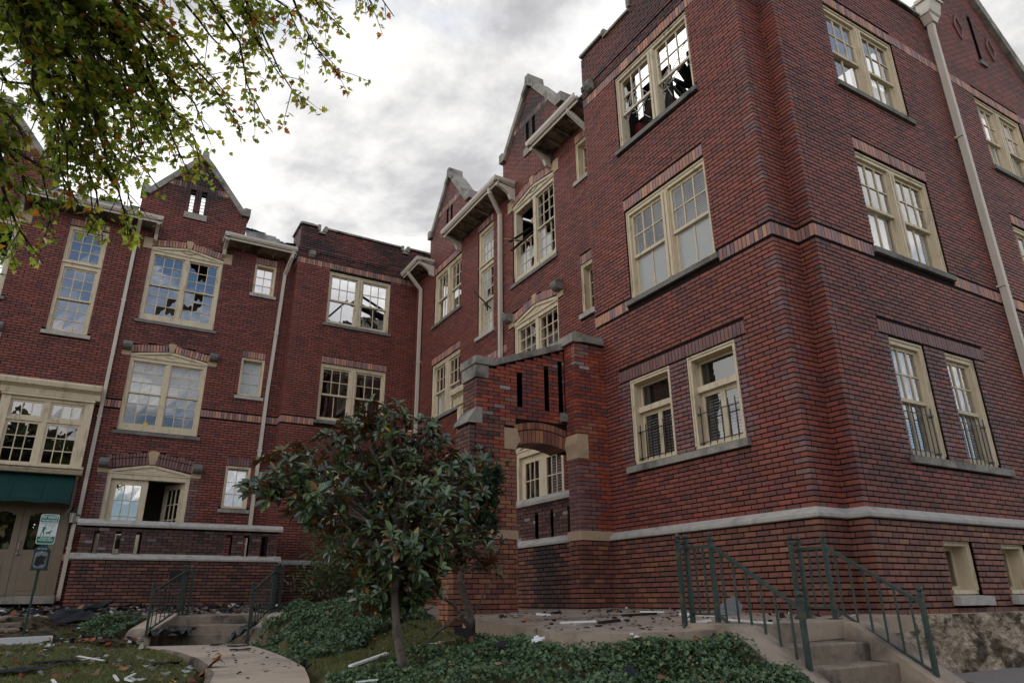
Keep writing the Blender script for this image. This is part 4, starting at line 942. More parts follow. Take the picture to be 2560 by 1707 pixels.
# ---- downspouts
def pipe(fr, pts, w=.095, dp=.085, straps=(), name='downspout', hopper=None):
    D = empty(name, parent=B); mb = MB(); P = [fr.p(*p) for p in pts]
    for a, b in zip(P, P[1:]):
        t = (b-a).normalized(); mb.beam(a-t*.02, b+t*.02, w, dp)
        if abs(t.z) > .9 and (a-b).length > 1.5:
            for k in (-.25, .25): mb.beam(a+fr.n*(dp/2)+fr.u*(w*k), b+fr.n*(dp/2)+fr.u*(w*k), .012, .012)
    mb.build('pipe', 'paint_pipe', D)
    for z in straps:
        i = next((k for k in range(len(pts)-1) if min(pts[k][1], pts[k+1][1]) <= z <= max(pts[k][1], pts[k+1][1])), 0); t = (z-pts[i][1])/(pts[i+1][1]-pts[i][1]); u = pts[i][0]+(pts[i+1][0]-pts[i][0])*t; d = pts[i][2]+(pts[i+1][2]-pts[i][2])*t
        MB().box(fr, u-w*.62, u+w*.62, z-.02, z+.02, 0, d+dp*.55).build('strap', 'paint_pipe', D)
    return D
pipe(BLF, [(-.45, 10.0, .52), (-.45, 9.86, .5), (-.46, 9.55, .09), (-.47, 5.2, .07), (-.48, 1.96, .07), (-.54, 1.78, .07), (-.55, .06, .07)], straps=(7.6, 4.4, 1.2))
pipe(BLF, [(3.70, 9.95, .52), (3.68, 9.75, .46), (3.60, 9.3, .09), (3.50, 5.5, .07), (3.46, 1.5, .07), (3.45, -.1, .07)], straps=(7.4, 3.9, 1.4))
pipe(WGF, [(19.0, 9.93, .52), (18.98, 9.82, .5), (18.95, 9.35, .09), (18.94, -.1, .07)], straps=(6.9, 3.6))
pipe(WGF, [(13.50, 9.93, .52), (13.52, 9.82, .5), (13.72, 9.42, .09), (13.73, -.1, .07)], straps=(6.6, 3.3))
pipe(WGF, [(9.95, 9.98, .52), (9.93, 9.85, .48), (9.80, 9.45, .09), (9.80, 0, .07)])
D = pipe(EWF, [(12.85, 10.85, .12), (12.85, 10.6, .10), (12.87, -.1, .07)], w=.115, dp=.10, straps=(8.1, 5.0, 2.2))
h = MB(); h.profile(EWF, [(.0, 10.98), (.20, 10.98), (.24, 11.02), (.30, 11.28), (.30, 11.40), (.0, 11.40)], 12.66, 13.06); h.prism(EWF, [(12.78, 10.80), (12.92, 10.80), (13.04, 10.98), (12.68, 10.98)], .02, .21); h.box(EWF, 12.62, 13.10, 11.28, 11.34, 0, .33); h.build('rain_head', 'paint_pipe', D)
h = MB(); h.beam(EWF.p(12.55, 11.65, .14), EWF.p(12.80, 11.36, .14), .10, .10); h.build('pipe', 'paint_pipe', D)
# ---- inside: floors, rear and end walls, so that lower rooms are dark and the top floor is open to the sky
I = MB(); X = WORLD
def slab(x0, x1, y0, y1, z0, z1): I.hexa([(x0, y0, z0), (x1, y0, z0), (x1, y1, z0), (x0, y1, z0), (x0, y0, z1), (x1, y0, z1), (x1, y1, z1), (x0, y1, z1)])
for z in (6.95, 3.85, .85):
    slab(-6.0, 18.0, 20.3, 26.5, z, z+.2); slab(8.1, 18.0, 5.5, 20.3, z, z+.2); slab(7.68, 8.1, 5.75, 9.2, z, z+.2); slab(3.9, 7.6, 19.83, 20.3, z, z+.2)
I.build('floor_slab', 'room_dark', B)
I = MB(); slab(-6.2, 18.2, 26.5, 26.8, -.3, 8.2); slab(-6.5, -6.2, 19.95, 26.8, -.3, 9.4); slab(18.3, 18.6, 5.5, 26.8, -.3, 8.4); I.build('rear_wall', 'mortar', B)
I = MB()
for y in (10.9, 16.2): slab(8.1, 13.5, y, y+.15, .85, 7.0)
for x in (2.4, -2.9): slab(x, x+.15, 20.3, 26.5, .85, 7.0)
slab(13.5, 13.65, 5.5, 26.5, .85, 7.0); slab(-2.9, -.35, 21.0, 21.1, 7.0, 10.2); slab(-.35, 2.3, 22.2, 22.3, 7.0, 9.5); slab(9.6, 9.7, 9.8, 16.0, 7.0, 9.7); slab(9.0, 9.1, 16.2, 19.3, 7.0, 9.4); slab(-6, 13.5, 24.2, 24.35, .85, 7.0); I.build('partition', 'room_wall', B)
for q_ in ((2.32, 2.48, 20.3, 24.0, 7.15, 9.3), (13.2, 13.35, 6.0, 20.0, 7.15, 8.2), (8.5, 12.0, 9.4, 9.55, 7.15, 8.9), (8.02, 8.08, 7.6, 8.42, 8.75, 9.66), (8.3, 8.36, 6.3, 7.4, 9.25, 9.9), (8.2, 8.26, 7.9, 8.9, 8.3, 9.2)):
    I = MB(); slab(*q_); I.build('burnt_partition', 'char_brown', B)
I = MB(); slab(8.06, 11.0, 8.62, 8.74, 7.15, 9.0); I.build('red_room_wall', 'room_red', B)
I = MB(); slab(6.35, 7.2, 20.6, 20.7, 7.15, 8.75); I.build('plaster_wall', 'plaster', B)
# ceiling fragments behind the smashed window of the rear block and the wing
for q_ in ((-.6, 2.3, 20.4, 23.5, 9.55, 9.62), (8.2, 11.0, 11.0, 13.8, 9.58, 9.64), (8.15, 10.5, 14.0, 18.8, 9.6, 9.66), (8.6, 11.5, 5.6, 7.0, 9.9, 9.96), (-6.0, -2.6, 20.4, 23.5, 9.55, 9.62), (-2.4, -.7, 20.3, 21.5, 9.75, 9.81)):
    I = MB(); slab(*q_); I.build('ceiling_fragment', 'char_brown', B)
# ---------------------------------------------------------------- brick archway across the walk
A = thing('brick_archway', 'dark red brick archway with sloping stone coping beside the right wing', 'archway', (5.2, 9.9, -.3))
ARF = Fr((0, 9.68, 0), (1, 0, 0), (0, -1, 0)); PIF = Fr((0, 9.33, 0), (1, 0, 0), (0, -1, 0)); AP = {}
zin = lambda u: 2.47-.09*((u-6.215)/.5)**2
AH = [(5.715, 6.72, -.5, 2.50, .2), (5.50, 5.715, 2.30, 2.645), (6.72, 6.95, 2.27, 2.645), (5.715, 6.72, 2.44, 2.80), (5.75, 5.862, 3.04, 3.65, .25), (6.305, 6.405, 3.04, 3.79, .25), (6.60, 6.70, 3.04, 3.97, .25)]
topA = [(4.98, 3.67), (5.28, 3.67), (6.73, 4.20)]
AP['front'] = backing(A, 'wall', ARF, 4.99, 6.74, .86, topA, [(5.703, 6.76, -.5, 2.50), AH[4][:4], AH[5][:4], AH[6][:4]], .50)
AP['back'] = AP['front']
def apal(u, z):
    if ((4.95 < u < 5.75 and 2.85 < z < 3.35) or (u > 6.5 and z > 3.6)) and rw.random() < .22: return 'salt'
    if 5.36 < u < 5.73 and z < 2.8 and (u > 5.5 or int(z/CRS/4) % 2): return 'arch'
    if 6.9 < u and z < 2.85: return 'arch'
    return 'porch' if u < 5.4 and rw.random() < .5 else None
bricks(A, 'front', ARF, topA, BZ, AH, pal='archwall', ends='oe', palfn=apal, joint=.010)
n = 13                                                  # double ring of the flat pointed arch
for i in range(n):
    a, b = 5.715+1.005*i/n+.004, 5.715+1.005*(i+1)/n-.004; t = ((a+b)/2-6.215)/.5; sl = .05*t
    for p, q_ in ((0., .22), (.235, .35)):
        P = [(a+sl*p, zin(a)-.02+p), (b+sl*p, zin(b)-.02+p), (b+sl*q_*1.3, zin(b)-.02+q_-.006), (a+sl*q_*1.3, zin(a)-.02+q_-.006)]
        brick(A, 'front', ARF.shift(.006), a, b, P[0][1], P[2][1], 'arch', .5 if p == 0 else .1, 0., False, P)
def springer(u0, u1, s):
    x = u0 if s > 0 else u1; y = u1 if s > 0 else u0; i_ = y; o_ = x
    P = [(o_, 2.29), (i_, 2.29), (i_+s*.012, 2.34), (i_+s*.04, 2.40), (i_+s*.09, 2.43), (i_+s*.09, 2.45), (i_+s*.02, 2.645), (o_, 2.645)]
    stone_poly(A, 'springer_block', ARF, P if s > 0 else P[::-1], -.5, .010, 'stone_cream')
springer(5.50, 5.715, 1)
stone_poly(A, 'springer_block', PIF, [(6.72, 2.19), (6.935, 2.19), (6.935, 2.60), (6.72, 2.60), (6.685, 2.44), (6.695, 2.40), (6.71, 2.34), (6.718, 2.27)], -.34, .010, 'stone_cream')
# left end of the wall: coped cap, offset stone and battered foot
LEF = Fr((4.98, 0, 0), (0, 1, 0), (-1, 0, 0)); AP['endface'] = backing(A, 'wall', LEF, 9.69, 10.17, .86, [(9.69, 3.67), (10.17, 3.67)], (), .1)
bricks(A, 'endface', LEF, [(9.68, 3.45), (10.18, 3.45)], BZ, pal='porch', ends='pe', joint=.01)
MB().box(LEF, 9.66, 10.19, 3.44, 3.66, -.21, .03).build('cap_block', 'stone', A)
LLF = LEF.shift(.12); AP['endlow'] = backing(A, 'wall', LLF, 9.69, 10.17, .86, [(9.69, 2.66), (10.17, 2.66)], (), .12)
bricks(A, 'endlow', LLF, [(9.68, 2.66), (10.18, 2.66)], BZ, pal='porch', ends='pe', joint=.01)
bricks(A, 'front', ARF, [(4.86, 2.66), (4.985, 2.66)], BZ, pal='porch', ends='oe', joint=.01)
MB().profile(LEF, [(-.10, 2.66), (.16, 2.66), (.16, 2.70), (0.01, 2.92), (-.10, 2.92)], 9.66, 10.20).build('offset_stone', 'stone', A)
BAF = ARF.shift(.03); AP['foot'] = backing(A, 'wall_base', BAF, 4.62, 5.70, -.55, [(4.62, .865), (5.70, .865)], (), .5, -.016)
bricks(A, 'foot', BAF, [(4.61, .87), (5.715, .87)], ZB0-.072*4, pal='arch', course=.072, joint=.014, L=.21, ends='oo', depth=.03)
bricks(A, 'foot', BAF.shift(.02), [(4.52, .10), (5.70, .10)], ZB0-.072*3, pal='arch', course=.072, joint=.014, L=.21, depth=.06)
bricks(A, 'foot', BAF.shift(.05), [(4.46, -.27), (5.40, -.27)], ZB0-.072*3, pal='arch', course=.072, joint=.014, L=.21, depth=.08)
FLF = Fr((4.61, 0, 0), (0, 1, 0), (-1, 0, 0)); AP['footside'] = backing(A, 'wall_base', FLF, 9.66, 10.17, -.55, [(9.66, .865), (10.17, .865)], (), .1, -.016)
bricks(A, 'footside', FLF, [(9.65, .87), (10.18, .87)], ZB0-.072*4, pal='arch', course=.072, joint=.014, ends='pe', depth=.03)
RJ = Fr((5.715, 0, 0), (0, 1, 0), (1, 0, 0)); RJB = RJ.shift(.001); AP['jamb'] = backing(A, 'wall', RJ, 9.69, 10.17, -.3, [(9.69, 2.29), (10.17, 2.29)], (), .1)
bricks(A, 'jamb', RJ, [(9.68, 2.3), (10.18, 2.3)], BZ, pal='arch', ends='pe'); bricks(A, 'jamb', RJ, [(9.65, .87), (10.18, .87)], ZB0, pal='arch', course=.072, joint=.014, ends='pe')
MB().box(ARF, 4.58, 5.722, .865, 1.0, -.5, .045).build('belt_stone', 'stone_cream', A)
# pier against the tower
AP['pier'] = backing(A, 'wall', PIF, 6.735, 7.35, .86, [(6.735, 2.40), (7.35, 2.40)], (), .30); AP['pierhigh'] = backing(A, 'wall', PIF, 6.735, 7.35, 2.405, [(6.735, 4.28), (7.35, 4.28)], (), .84)
bricks(A, 'pier', PIF, [(6.725, 4.28), (7.36, 4.28)], BZ, pal='archwall', ends='oe', joint=.010, palfn=lambda u, z: 'salt' if u < 6.95 and z > 3.7 and rw.random() < .35 else 'purple' if u < 7.1 and z < 2.2 and rw.random() < .75 else ('arch' if u < 7.1 and z < 2.8 and rw.random() < .5 else None))
PLF = Fr((6.725, 0, 0), (0, 1, 0), (-1, 0, 0)); AP['pierside'] = backing(A, 'wall', PLF, 9.34, 9.64, -.3, [(9.34, 4.26), (9.63, 4.26)], (), .1)
bricks(A, 'pierside', PLF, [(9.33, 4.28), (9.645, 4.28)], BZ, pal='archwall', ends='pe', joint=.01, palfn=lambda u, z: 'purple' if z < 2.2 else None)
PBF = PIF.shift(.03); AP['pierfoot'] = backing(A, 'wall_base', PBF, 6.71, 7.35, -.4, [(6.71, .865), (7.35, .865)], (), .31, -.016)
bricks(A, 'pierfoot', PBF, [(6.695, .87), (7.34, .87)], ZB0, pal='base', course=.072, joint=.016, L=.21, ends='oe', depth=.03)
PLB = PLF.shift(.03); bricks(A, 'pierfoot', PLB, [(9.30, .87), (9.65, .87)], ZB0, pal='base', course=.072, joint=.016, L=.21, ends='pe', depth=.03)
AP['pierfootside'] = backing(A, 'wall_base', PLB, 9.32, 9.63, -.4, [(9.32, .865), (9.63, .865)], (), .1, -.016)
mb = MB(); mb.box(PIF, 6.68, 7.35, .865, 1.012, -.33, .045); mb.build('belt_stone', 'stone_cream', A)
# copings
def cop(P, fr, d0, d1, m='stone'): stone_poly(A, 'coping_stone', fr, P, d0, d1, m)
cop([(4.93, 3.665), (5.27, 3.665), (5.29, 3.80), (4.93, 3.80)], ARF, -.53, .05)
xs = [(5.275, 3.667), (6.13, 3.985), (6.76, 4.225)]
for (a, za), (b, zb) in zip(xs, xs[1:]): cop([(a, za), (b-.006, zb), (b-.006, zb+.118), (a, za+.118)], ARF, -.53, .05)
cop([(6.66, 4.24), (6.90, 4.27), (6.90, 4.42), (6.74, 4.45), (6.66, 4.40)], PIF, -.88, .05); cop([(6.905, 4.275), (7.355, 4.275), (7.355, 4.415), (6.905, 4.415)], PIF, -.88, .05)
MB().profile(ARF, [(-.05, 2.86), (.09, 2.86), (.09, 2.95), (.05, 3.02), (-.05, 3.02)], 6.62, 6.73).build('corbel_stone', 'stone_dark', A)
# ---------------------------------------------------------------- raised terraces with pierced parapets
def terrace(label, loc, fr, u0, u1, wall_d, slots, pal, ends, top=1.71, stain=None):
    T = thing('terrace_wall', label, 'terrace wall', loc); TP = {}
    hs = [(a, b, 1.0, 1.43, .2) for a, b in slots]
    TP['front'] = backing(T, 'wall', fr, u0, u1, .86, [(u0, top-.13), (u1, top-.13)], [h[:4] for h in hs], .26)
    bricks(T, 'front', fr, [(u0, top-.13), (u1, top-.13)], BZ, hs, pal=pal, ends=ends, joint=.010, soot=stain, palfn=lambda u, z: 'salt' if rw.random() < .07 else None)
    bf = fr.shift(.06); TP['base'] = backing(T, 'wall_base', bf, u0-.05, u1+.05, -.45, [(u0-.05, .865), (u1+.05, .865)], (), .3, -.016)
    bricks(T, 'base', bf, [(u0-.06, .87), (u1+.06, .87)], ZB0, pal='base', course=.072, joint=.019, L=.21, ends=ends, depth=.03, soot=stain)
    n = 4
    for i in range(n):
        a, b = u0-.1+(u1-u0+.2)*i/n, u0-.1+(u1-u0+.2)*(i+1)/n-.004
        MB().profile(fr, [(-.33, top-.14), (.09, top-.14), (.10, top-.09), (.02, top), (-.25, top), (-.33, top-.08)], a, b).build('coping_stone', 'stone_pale', T)
    edges = sorted([u0-.12]+[x for a, b in slots for x in (a-.06, b+.06)]+[u1+.12])
    for a, b in zip(edges, edges[1:]): MB().profile(fr, [(-.05, .865), (.105, .865), (.115, .90), (.005, 1.0), (-.05, 1.0)], a+.003, b).build('belt_stone', 'stone_pale', T)
    for a, b in slots: MB().box(fr, a-.02, b+.02, .95, 1.0, -.2, .03).build('slot_sill', 'stone', T)
    F_ = MB(); F_.box(fr, u0, u1, .80, .97, wall_d, -.25); F_.build('terrace_floor', 'concrete', T)
    for sgn, u in ((-1, u0), (1, u1)):                    # the side walls run back to the building
        sf = Fr(fr.p(u, 0, 0), -fr.n, fr.u*sgn); L_ = -wall_d
        TP['s%d' % sgn] = backing(T, 'wall', sf, .012, L_, .86, [(.012, top-.13), (L_, top-.13)], (), .26); bricks(T, 's%d' % sgn, sf, [(0, top-.13), (L_, top-.13)], BZ, pal=pal, ends='pe', joint=.01)
        TP['b%d' % sgn] = backing(T, 'wall_base', sf.shift(.06), 0.0, L_, -.45, [(0, .865), (L_, .865)], (), .3, -.016); bricks(T, 'b%d' % sgn, sf.shift(.06), [(-.06, .87), (L_, .87)], ZB0, pal='base', course=.072, joint=.019, ends='pe', depth=.03)
        MB().profile(sf, [(-.33, top-.14), (.09, top-.14), (.10, top-.09), (.02, top), (-.25, top), (-.33, top-.08)], .0, L_).build('coping_stone', 'stone_pale', T)
        MB().profile(sf, [(-.05, .865), (.105, .865), (.115, .90), (.005, 1.0), (-.05, 1.0)], -.1, L_).build('belt_stone', 'stone_pale', T)
    return T, TP
TF = Fr((0, 18.0, 0), (1, 0, 0), (0, -1, 0))
st1 = lambda u, z: max(.38, .6*math.exp(-((u-3.0)/.45)**2) if z < .9 else 0, .35*math.exp(-((u-.9)/1.2)**2) if z < .9 else .42)
T1, TP1 = terrace('dark brick terrace wall with pale stone coping in front of the open French doors', (1.8, 18, -.15), TF, -.33, 3.82, -1.9, [(-.08, .03), (.33, .45), (.74, .86), (2.63, 2.78), (3.02, 3.17), (3.44, 3.60)], 'porch', 'oo', stain=st1)
MB().box(TF, 1.54, 1.85, .40, .66, -.02, .075).build('foundation_vent', 'char', T1)
T2F = Fr((6.87, 0, 0), (0, 1, 0), (-1, 0, 0))
T2, TP2 = terrace('dark stained brick terrace wall seen through the archway', (6.87, 12.3, -.15), T2F, 9.75, 13.9, -.88, [(9.84, 9.93), (10.36, 10.46), (10.86, 10.98), (13.0, 13.12)], 'porch', 'oo', top=1.74, stain=lambda u, z: .75*math.exp(-((u-10.5)/.55)**2)*(1 if z < .9 else .15)+.15)
# ---------------------------------------------------------------- ground
CP = np.array([(-6, 18, -.35), (-3, 17.5, -.35), (2, 17, -.35), (5, 17, -.35), (6, 12, -.4), (5.6, 10.5, -.45), (5.8, 7, -.5), (6.5, 5.5, -.5), (7.5, 17, -.4),
 (-5, 15.3, -.24), (-3, 15.2, -.22), (-.8, 15.2, -.22), (0, 15.2, -.23), (.6, 15.0, -.25), (.9, 14.3, -.40), (-.1, 14.6, -.40), (-.6, 14.4, -.45), (.35, 14.0, -.56), (-1.5, 14.2, -.5), (-4, 14, -.52), (-.3, 13.9, -.59),
 (-3, 13.2, -.62), (-1, 13.4, -.60), (-.5, 12, -.60), (.6, 12.5, -.68), (-.5, 10, -.60), (-2, 10, -.60), (-.5, 8, -.62), (.9, 8, -.67), (1.0, 10, -.67), (-2, 7, -.66), (0, 6, -.70), (.6, 6.3, -.72),
 (1.6, 10, -.72), (1.7, 12.5, -.72), (1.7, 8, -.72), (1.5, 6, -.76), (1.4, 13, -.72), (2.47, 12.6, -.71), (2.47, 11.8, -.71), (2.46, 11.0, -.71), (2.40, 10.2, -.71), (2.32, 9.4, -.715), (2.2, 8.4, -.725), (1.04, 12.6, -.69), (1.2, 11.4, -.69), (1.26, 9.6, -.69), (1.2, 8.3, -.69),
 (3.2, 13.3, -.14), (3.9, 12.6, -.12), (4.6, 13.5, -.2), (3.8, 11.2, -.17), (3.0, 12.3, -.22), (2.75, 13.2, -.32), (2.6, 11, -.46), (2.5, 9.7, -.66), (3.3, 10, -.44), (4.4, 11.5, -.2), (4.3, 10.2, -.33), (3.0, 9.3, -.62), (2.6, 12.3, -.42),
 (4.2, 9.2, -.44), (3.8, 8.6, -.48), (3.1, 8.4, -.62), (4.0, 7.6, -.43), (2.79, 6.9, -.71), (2.2, 7.3, -.72), (2.0, 6.2, -.78), (3.4, 7.2, -.55),
 (3.6, 6.0, -.43), (3.5, 5.3, -.45), (4.4, 4.9, -.40), (4.9, 4.6, -.42), (3.3, 4.5, -.66), (3.8, 4.1, -.70), (4.8, 4.1, -.62), (4.9, 3.6, -.82), (3, 5.5, -.62), (2.5, 5, -.82), (3, 3.5, -.97), (4, 3, -.95),
 (5.2, 3.2, -.93), (6, 4, -.9), (7, 3.9, -.90), (9, 4.2, -.88), (12, 4.5, -.86), (9, 2, -.95), (15, 4, -.85), (6, 2, -1.0), (18, 4, -.86),
 (0, 0, -1.5), (2, 1, -1.3), (-3, 2, -1.2), (-4, 7, -.75), (0, 3, -1.1), (-6, 12, -.62), (6, 0, -1.2), (-3, -3, -1.6), (5, -3, -1.5), (12, -1, -1.1)])
def ground_h(x, y):
    x = np.atleast_1d(np.asarray(x, float)); y = np.atleast_1d(np.asarray(y, float))
    d2 = (x[:, None]-CP[None, :, 0])**2+(y[:, None]-CP[None, :, 1])**2+.02
    w = d2**-1.9; h = (w*CP[None, :, 2]).sum(1)/w.sum(1)
    # cut for the path and the stairs
    cx = np.interp(y, [5, 6, 7.1, 8.15, 9.3, 10.3, 11.4, 12.3, 13.2], [.82, 1.2, 1.49, 1.70, 1.80, 1.85, 1.84, 1.78, 1.68]); cw = np.interp(y, [5, 13.3], [.50, .74])
    on_path = (np.abs(x-cx) < cw+.04) & (y < 13.55) & (y > 4); h = np.where(on_path, np.minimum(h, -.80-.004*np.maximum(0, 9-y)**2), h)
    lx, ly = x-2.27, y-14.45; a = .888*lx-.46*ly; d = -.46*lx-.888*ly; h = np.where((np.abs(a) < 1.32) & (d > -.9) & (d < 1.5), np.minimum(h, -.80), h)
    return np.where((x > 5.12) & (x < 6.85) & (y > 3.0) & (y < 4.95), np.minimum(h, -1.1), h)
def gh(x, y): return float(ground_h(x, y)[0])
xs = np.concatenate([[-600, -150, -40, -15], np.arange(-7, 13.01, .12), [16, 24, 60, 200, 600]]); ys = np.concatenate([[-600, -150, -40, -12], np.arange(-4, 19.01, .12), [22, 30, 60, 200, 600]])
GX, GY = np.meshgrid(xs, ys); gz = np.empty(GX.size); fx, fy = GX.ravel(), GY.ravel()
for i in range(0, GX.size, 4000): gz[i:i+4000] = ground_h(np.clip(fx[i:i+4000], -8, 18), np.clip(fy[i:i+4000], -4, 19))
inner = (np.abs(fx) < 13) & (fy < 19) & (fy > -4)
gz += np.where(inner, np.random.uniform(-.012, .012, gz.size), 0)
nx = len(xs); ii = np.arange(GX.size).reshape(GX.shape); Fq = np.stack([ii[:-1, :-1].ravel(), ii[:-1, 1:].ravel(), ii[1:, 1:].ravel(), ii[1:, :-1].ravel()], 1)
link('ground', raw_mesh('ground', np.stack([fx, fy, gz], 1), Fq, None, 'soil', True), None, 'structure')
# street pavement beside the end wall
S = MB(); S.hexa([(5.2, 1.6, -1.2), (30, 1.6, -1.2), (30, 4.92, -1.2), (7.2, 4.92, -1.2), (5.2, 1.6, -.93), (30, 1.6, -.90), (30, 4.92, -.83), (7.2, 4.92, -.84)]); S.build('pavement', 'asphalt', None, 'structure')
# terrace walk of concrete flags
def hp(x, y):
    a = -.15-.025*(7.36-x)-.015*(9.3-y); b = -.11-.04*(18-y); t = min(1, max(0, (y-10.5)/3.5)); return a*(1-t)+b*t
def slab_poly(name, poly, th=.16, m='concrete', parent=None, joints=()):
    n = len(poly); V = [(x, y, hp(x, y)) for x, y in poly]+[(x, y, hp(x, y)-th) for x, y in poly]; mb = MB(); mb.v = V
    mb.f = [tuple(range(n))]+[tuple(range(2*n-1, n-1, -1))]+[(i, n+i, n+(i+1) % n, (i+1) % n) for i in range(n)]; mb.c = [None]*len(mb.f)
    return mb.build(name, m, parent, None if parent else 'structure')
W_ = empty('terrace_walk', (5, 9, -.2)); W_['kind'] = 'structure'
def cut(xa, xb, ya, yb, fa, fb): return [(fa, ya), (xb, ya), (xb, yb), (fb, yb)]
edge = lambda y: 4.15+.0*y if y > 7.9 else 3.72+(y-5.5)*.17
slab_poly('flag', [(4.55, 4.90), (5.30, 4.78), (5.30, 6.3), (3.93, 6.3), (3.66, 5.62), (4.0, 5.2)], parent=W_)
slab_poly('flag', [(5.306, 4.78), (7.35, 4.78), (7.35, 6.3), (5.306, 6.3)], parent=W_)
slab_poly('flag', [(3.935, 6.306), (5.30, 6.306), (5.30, 7.9), (4.12, 7.9)], parent=W_); slab_poly('flag', [(5.306, 6.306), (7.35, 6.306), (7.35, 7.9), (5.306, 7.9)], parent=W_)
slab_poly('flag', [(4.12, 7.906), (5.30, 7.906), (5.30, 9.3), (4.6, 9.3), (4.3, 8.4)], parent=W_); slab_poly('flag', [(5.306, 7.906), (7.35, 7.906), (7.35, 9.3), (5.306, 9.3)], parent=W_)
for a, b in ((9.306, 11.2), (11.206, 13.0), (13.006, 14.6)): slab_poly('flag', [(4.9, a), (6.95, a), (6.95, b), (4.9, b)], parent=W_)
for a, b in ((-6, -4.2), (-4.194, -2.4), (-2.394, -.6), (-.594, 1.2), (1.206, 3.0), (3.006, 4.9), (4.906, 7.6)): slab_poly('flag', [(a, 15.1 if a < .5 else 14.75), (b, 15.1 if b < 1.3 else 14.606), (b, 18.3), (a, 18.3)], parent=W_)
slab_poly('flag', [(7.80, 4.78), (7.355, 4.78), (7.355, 5.40), (7.80, 5.40)][::-1], parent=W_)
# curving path
PL = [(.95, 13.4), (1.14, 12.4), (1.27, 11.4), (1.33, 10.2), (1.31, 9.1), (1.23, 8.1), (1.05, 7.1), (.75, 6.0), (.35, 5.0)]; PR = [(2.42, 13.0), (2.42, 12.2), (2.40, 11.4), (2.36, 10.4), (2.29, 9.5), (2.16, 8.2), (1.93, 7.1), (1.65, 6.0), (1.3, 5.0)]
Pt = empty('garden_path', (1.8, 10, -.67)); Pt['kind'] = 'structure'; zp = lambda y: -.67-.004*max(0, 9-y)**2
def lerp2(L, t): i = min(int(t), len(L)-2); k = t-i; return (L[i][0]+(L[i+1][0]-L[i][0])*k, L[i][1]+(L[i+1][1]-L[i][1])*k)
for s in range(5):
    t0, t1 = s*1.6, min(8, (s+1)*1.6)-.012; m = 6; mb = MB()
    L = [lerp2(PL, t0+(t1-t0)*i/m) for i in range(m+1)]; Rr = [lerp2(PR, t0+(t1-t0)*i/m) for i in range(m+1)]
    for i in range(m):
        q = [L[i], Rr[i], Rr[i+1], L[i+1]]; mb.hexa([(x, y, zp(y)-.12) for x, y in q]+[(x, y, zp(y)) for x, y in q], flip=True)
    mb.build('path_slab', 'concrete_path', Pt)
mb = MB()
for a, b in zip(PL[1:], PL[2:]): mb.beam((a[0]-.02, a[1], zp(a[1])-.035), (b[0]-.02, b[1], zp(b[1])-.035), .05, .08)
mb.build('path_edging', 'concrete_stained', Pt)
# ---------------------------------------------------------------- stairs
def stair_prism(name, fr, prof, u0, u1, m, par): MB().profile(fr, prof, u0, u1).build(name, m, par)
SR = thing('concrete_steps', 'worn concrete steps with sloping cheek walls at the corner of the building', 'steps', (5.95, 4.3, -.9))
sf = Fr((0, 4.78, 0), (1, 0, 0), (0, -1, 0)); tr = .262; rs = .166
def tread(i, z0): # nose (worn) at d=i*tr
    zt = -.250-i*rs; return [(i*tr-.35, zt-.30), (i*tr-.35, zt), (i*tr-.015, zt), (i*tr, zt-.015), (i*tr-.01, zt-.18), (i*tr-.01, zt-.30)]
for i in range(4): stair_prism('step', sf, tread(i, 0), 5.32, 6.60, 'concrete_stained', SR)
stair_prism('landing', sf, [(.95, -1.3), (.55, -1.3), (.55, -.905), (1.9, -.93), (1.9, -1.3)], 5.1, 7.2, 'concrete', SR)
def cheek(u0, u1, s):
    pr = [(-.42, -.5), (-.42, -.232), (-.02, -.235), (.10, -.262), (.95, -.80), (1.35, -.99), (1.35, -1.3), (-.1, -1.3)]
    stair_prism('cheek_wall', sf, pr, u0, u1, 'concrete', SR)
cheek(6.60, 7.02, 1); cheek(4.92, 5.32, -1)
SL = thing('concrete_steps', 'three stained concrete steps between cheek walls at the end of the garden path', 'steps', (2.2, 13.8, -.67))
dv = Vector((-.46, -.888, 0)).normalized(); av = Vector((.888, -.46, 0)).normalized(); lf = Fr(Vector((2.27, 14.45, 0)), av, dv)
for i in range(3):
    zt = -.245-i*.145; d0 = .05+i*.36; stair_prism('step', lf, [(d0-.6, zt-.3), (d0-.6, zt), (d0-.015, zt), (d0, zt-.015), (d0-.008, zt-.145), (d0-.008, zt-.3)], -.82, .82, 'concrete_stained', SL)
for u0, u1 in ((-1.24, -.82), (.82, 1.22)):
    stair_prism('cheek_wall', lf, [(-.30, -.5), (-.30, -.205), (.0, -.215), (.95, -.435), (1.06, -.50), (1.10, -.75), (-.30, -.75)], u0, u1, 'concrete', SL)
    stair_prism('cheek_cap', lf, [(-.26, -.203), (.0, -.209), (.93, -.425), (.93, -.44), (.0, -.225), (-.26, -.22)], u0+.02, u1-.02, 'concrete_path', SL)
ST = thing('stone_steps', 'low flight of old stone steps behind the pet waste sign', 'steps', (-1.5, 14.4, -.6)); sf3 = Fr((0, 14.95, 0), (1, 0, 0), (0, -1, 0))
for i in range(5):
    z = -.215-i*.082; d = i*.23; o = rw.uniform(-.05, .05); stair_prism('step', sf3, [(d-.3, z-.15), (d-.3, z), (d-.01, z-.002), (d+.01, z-.02), (d, z-.15)], -2.5+o, -.82+o*1.5, 'concrete_stained', ST)
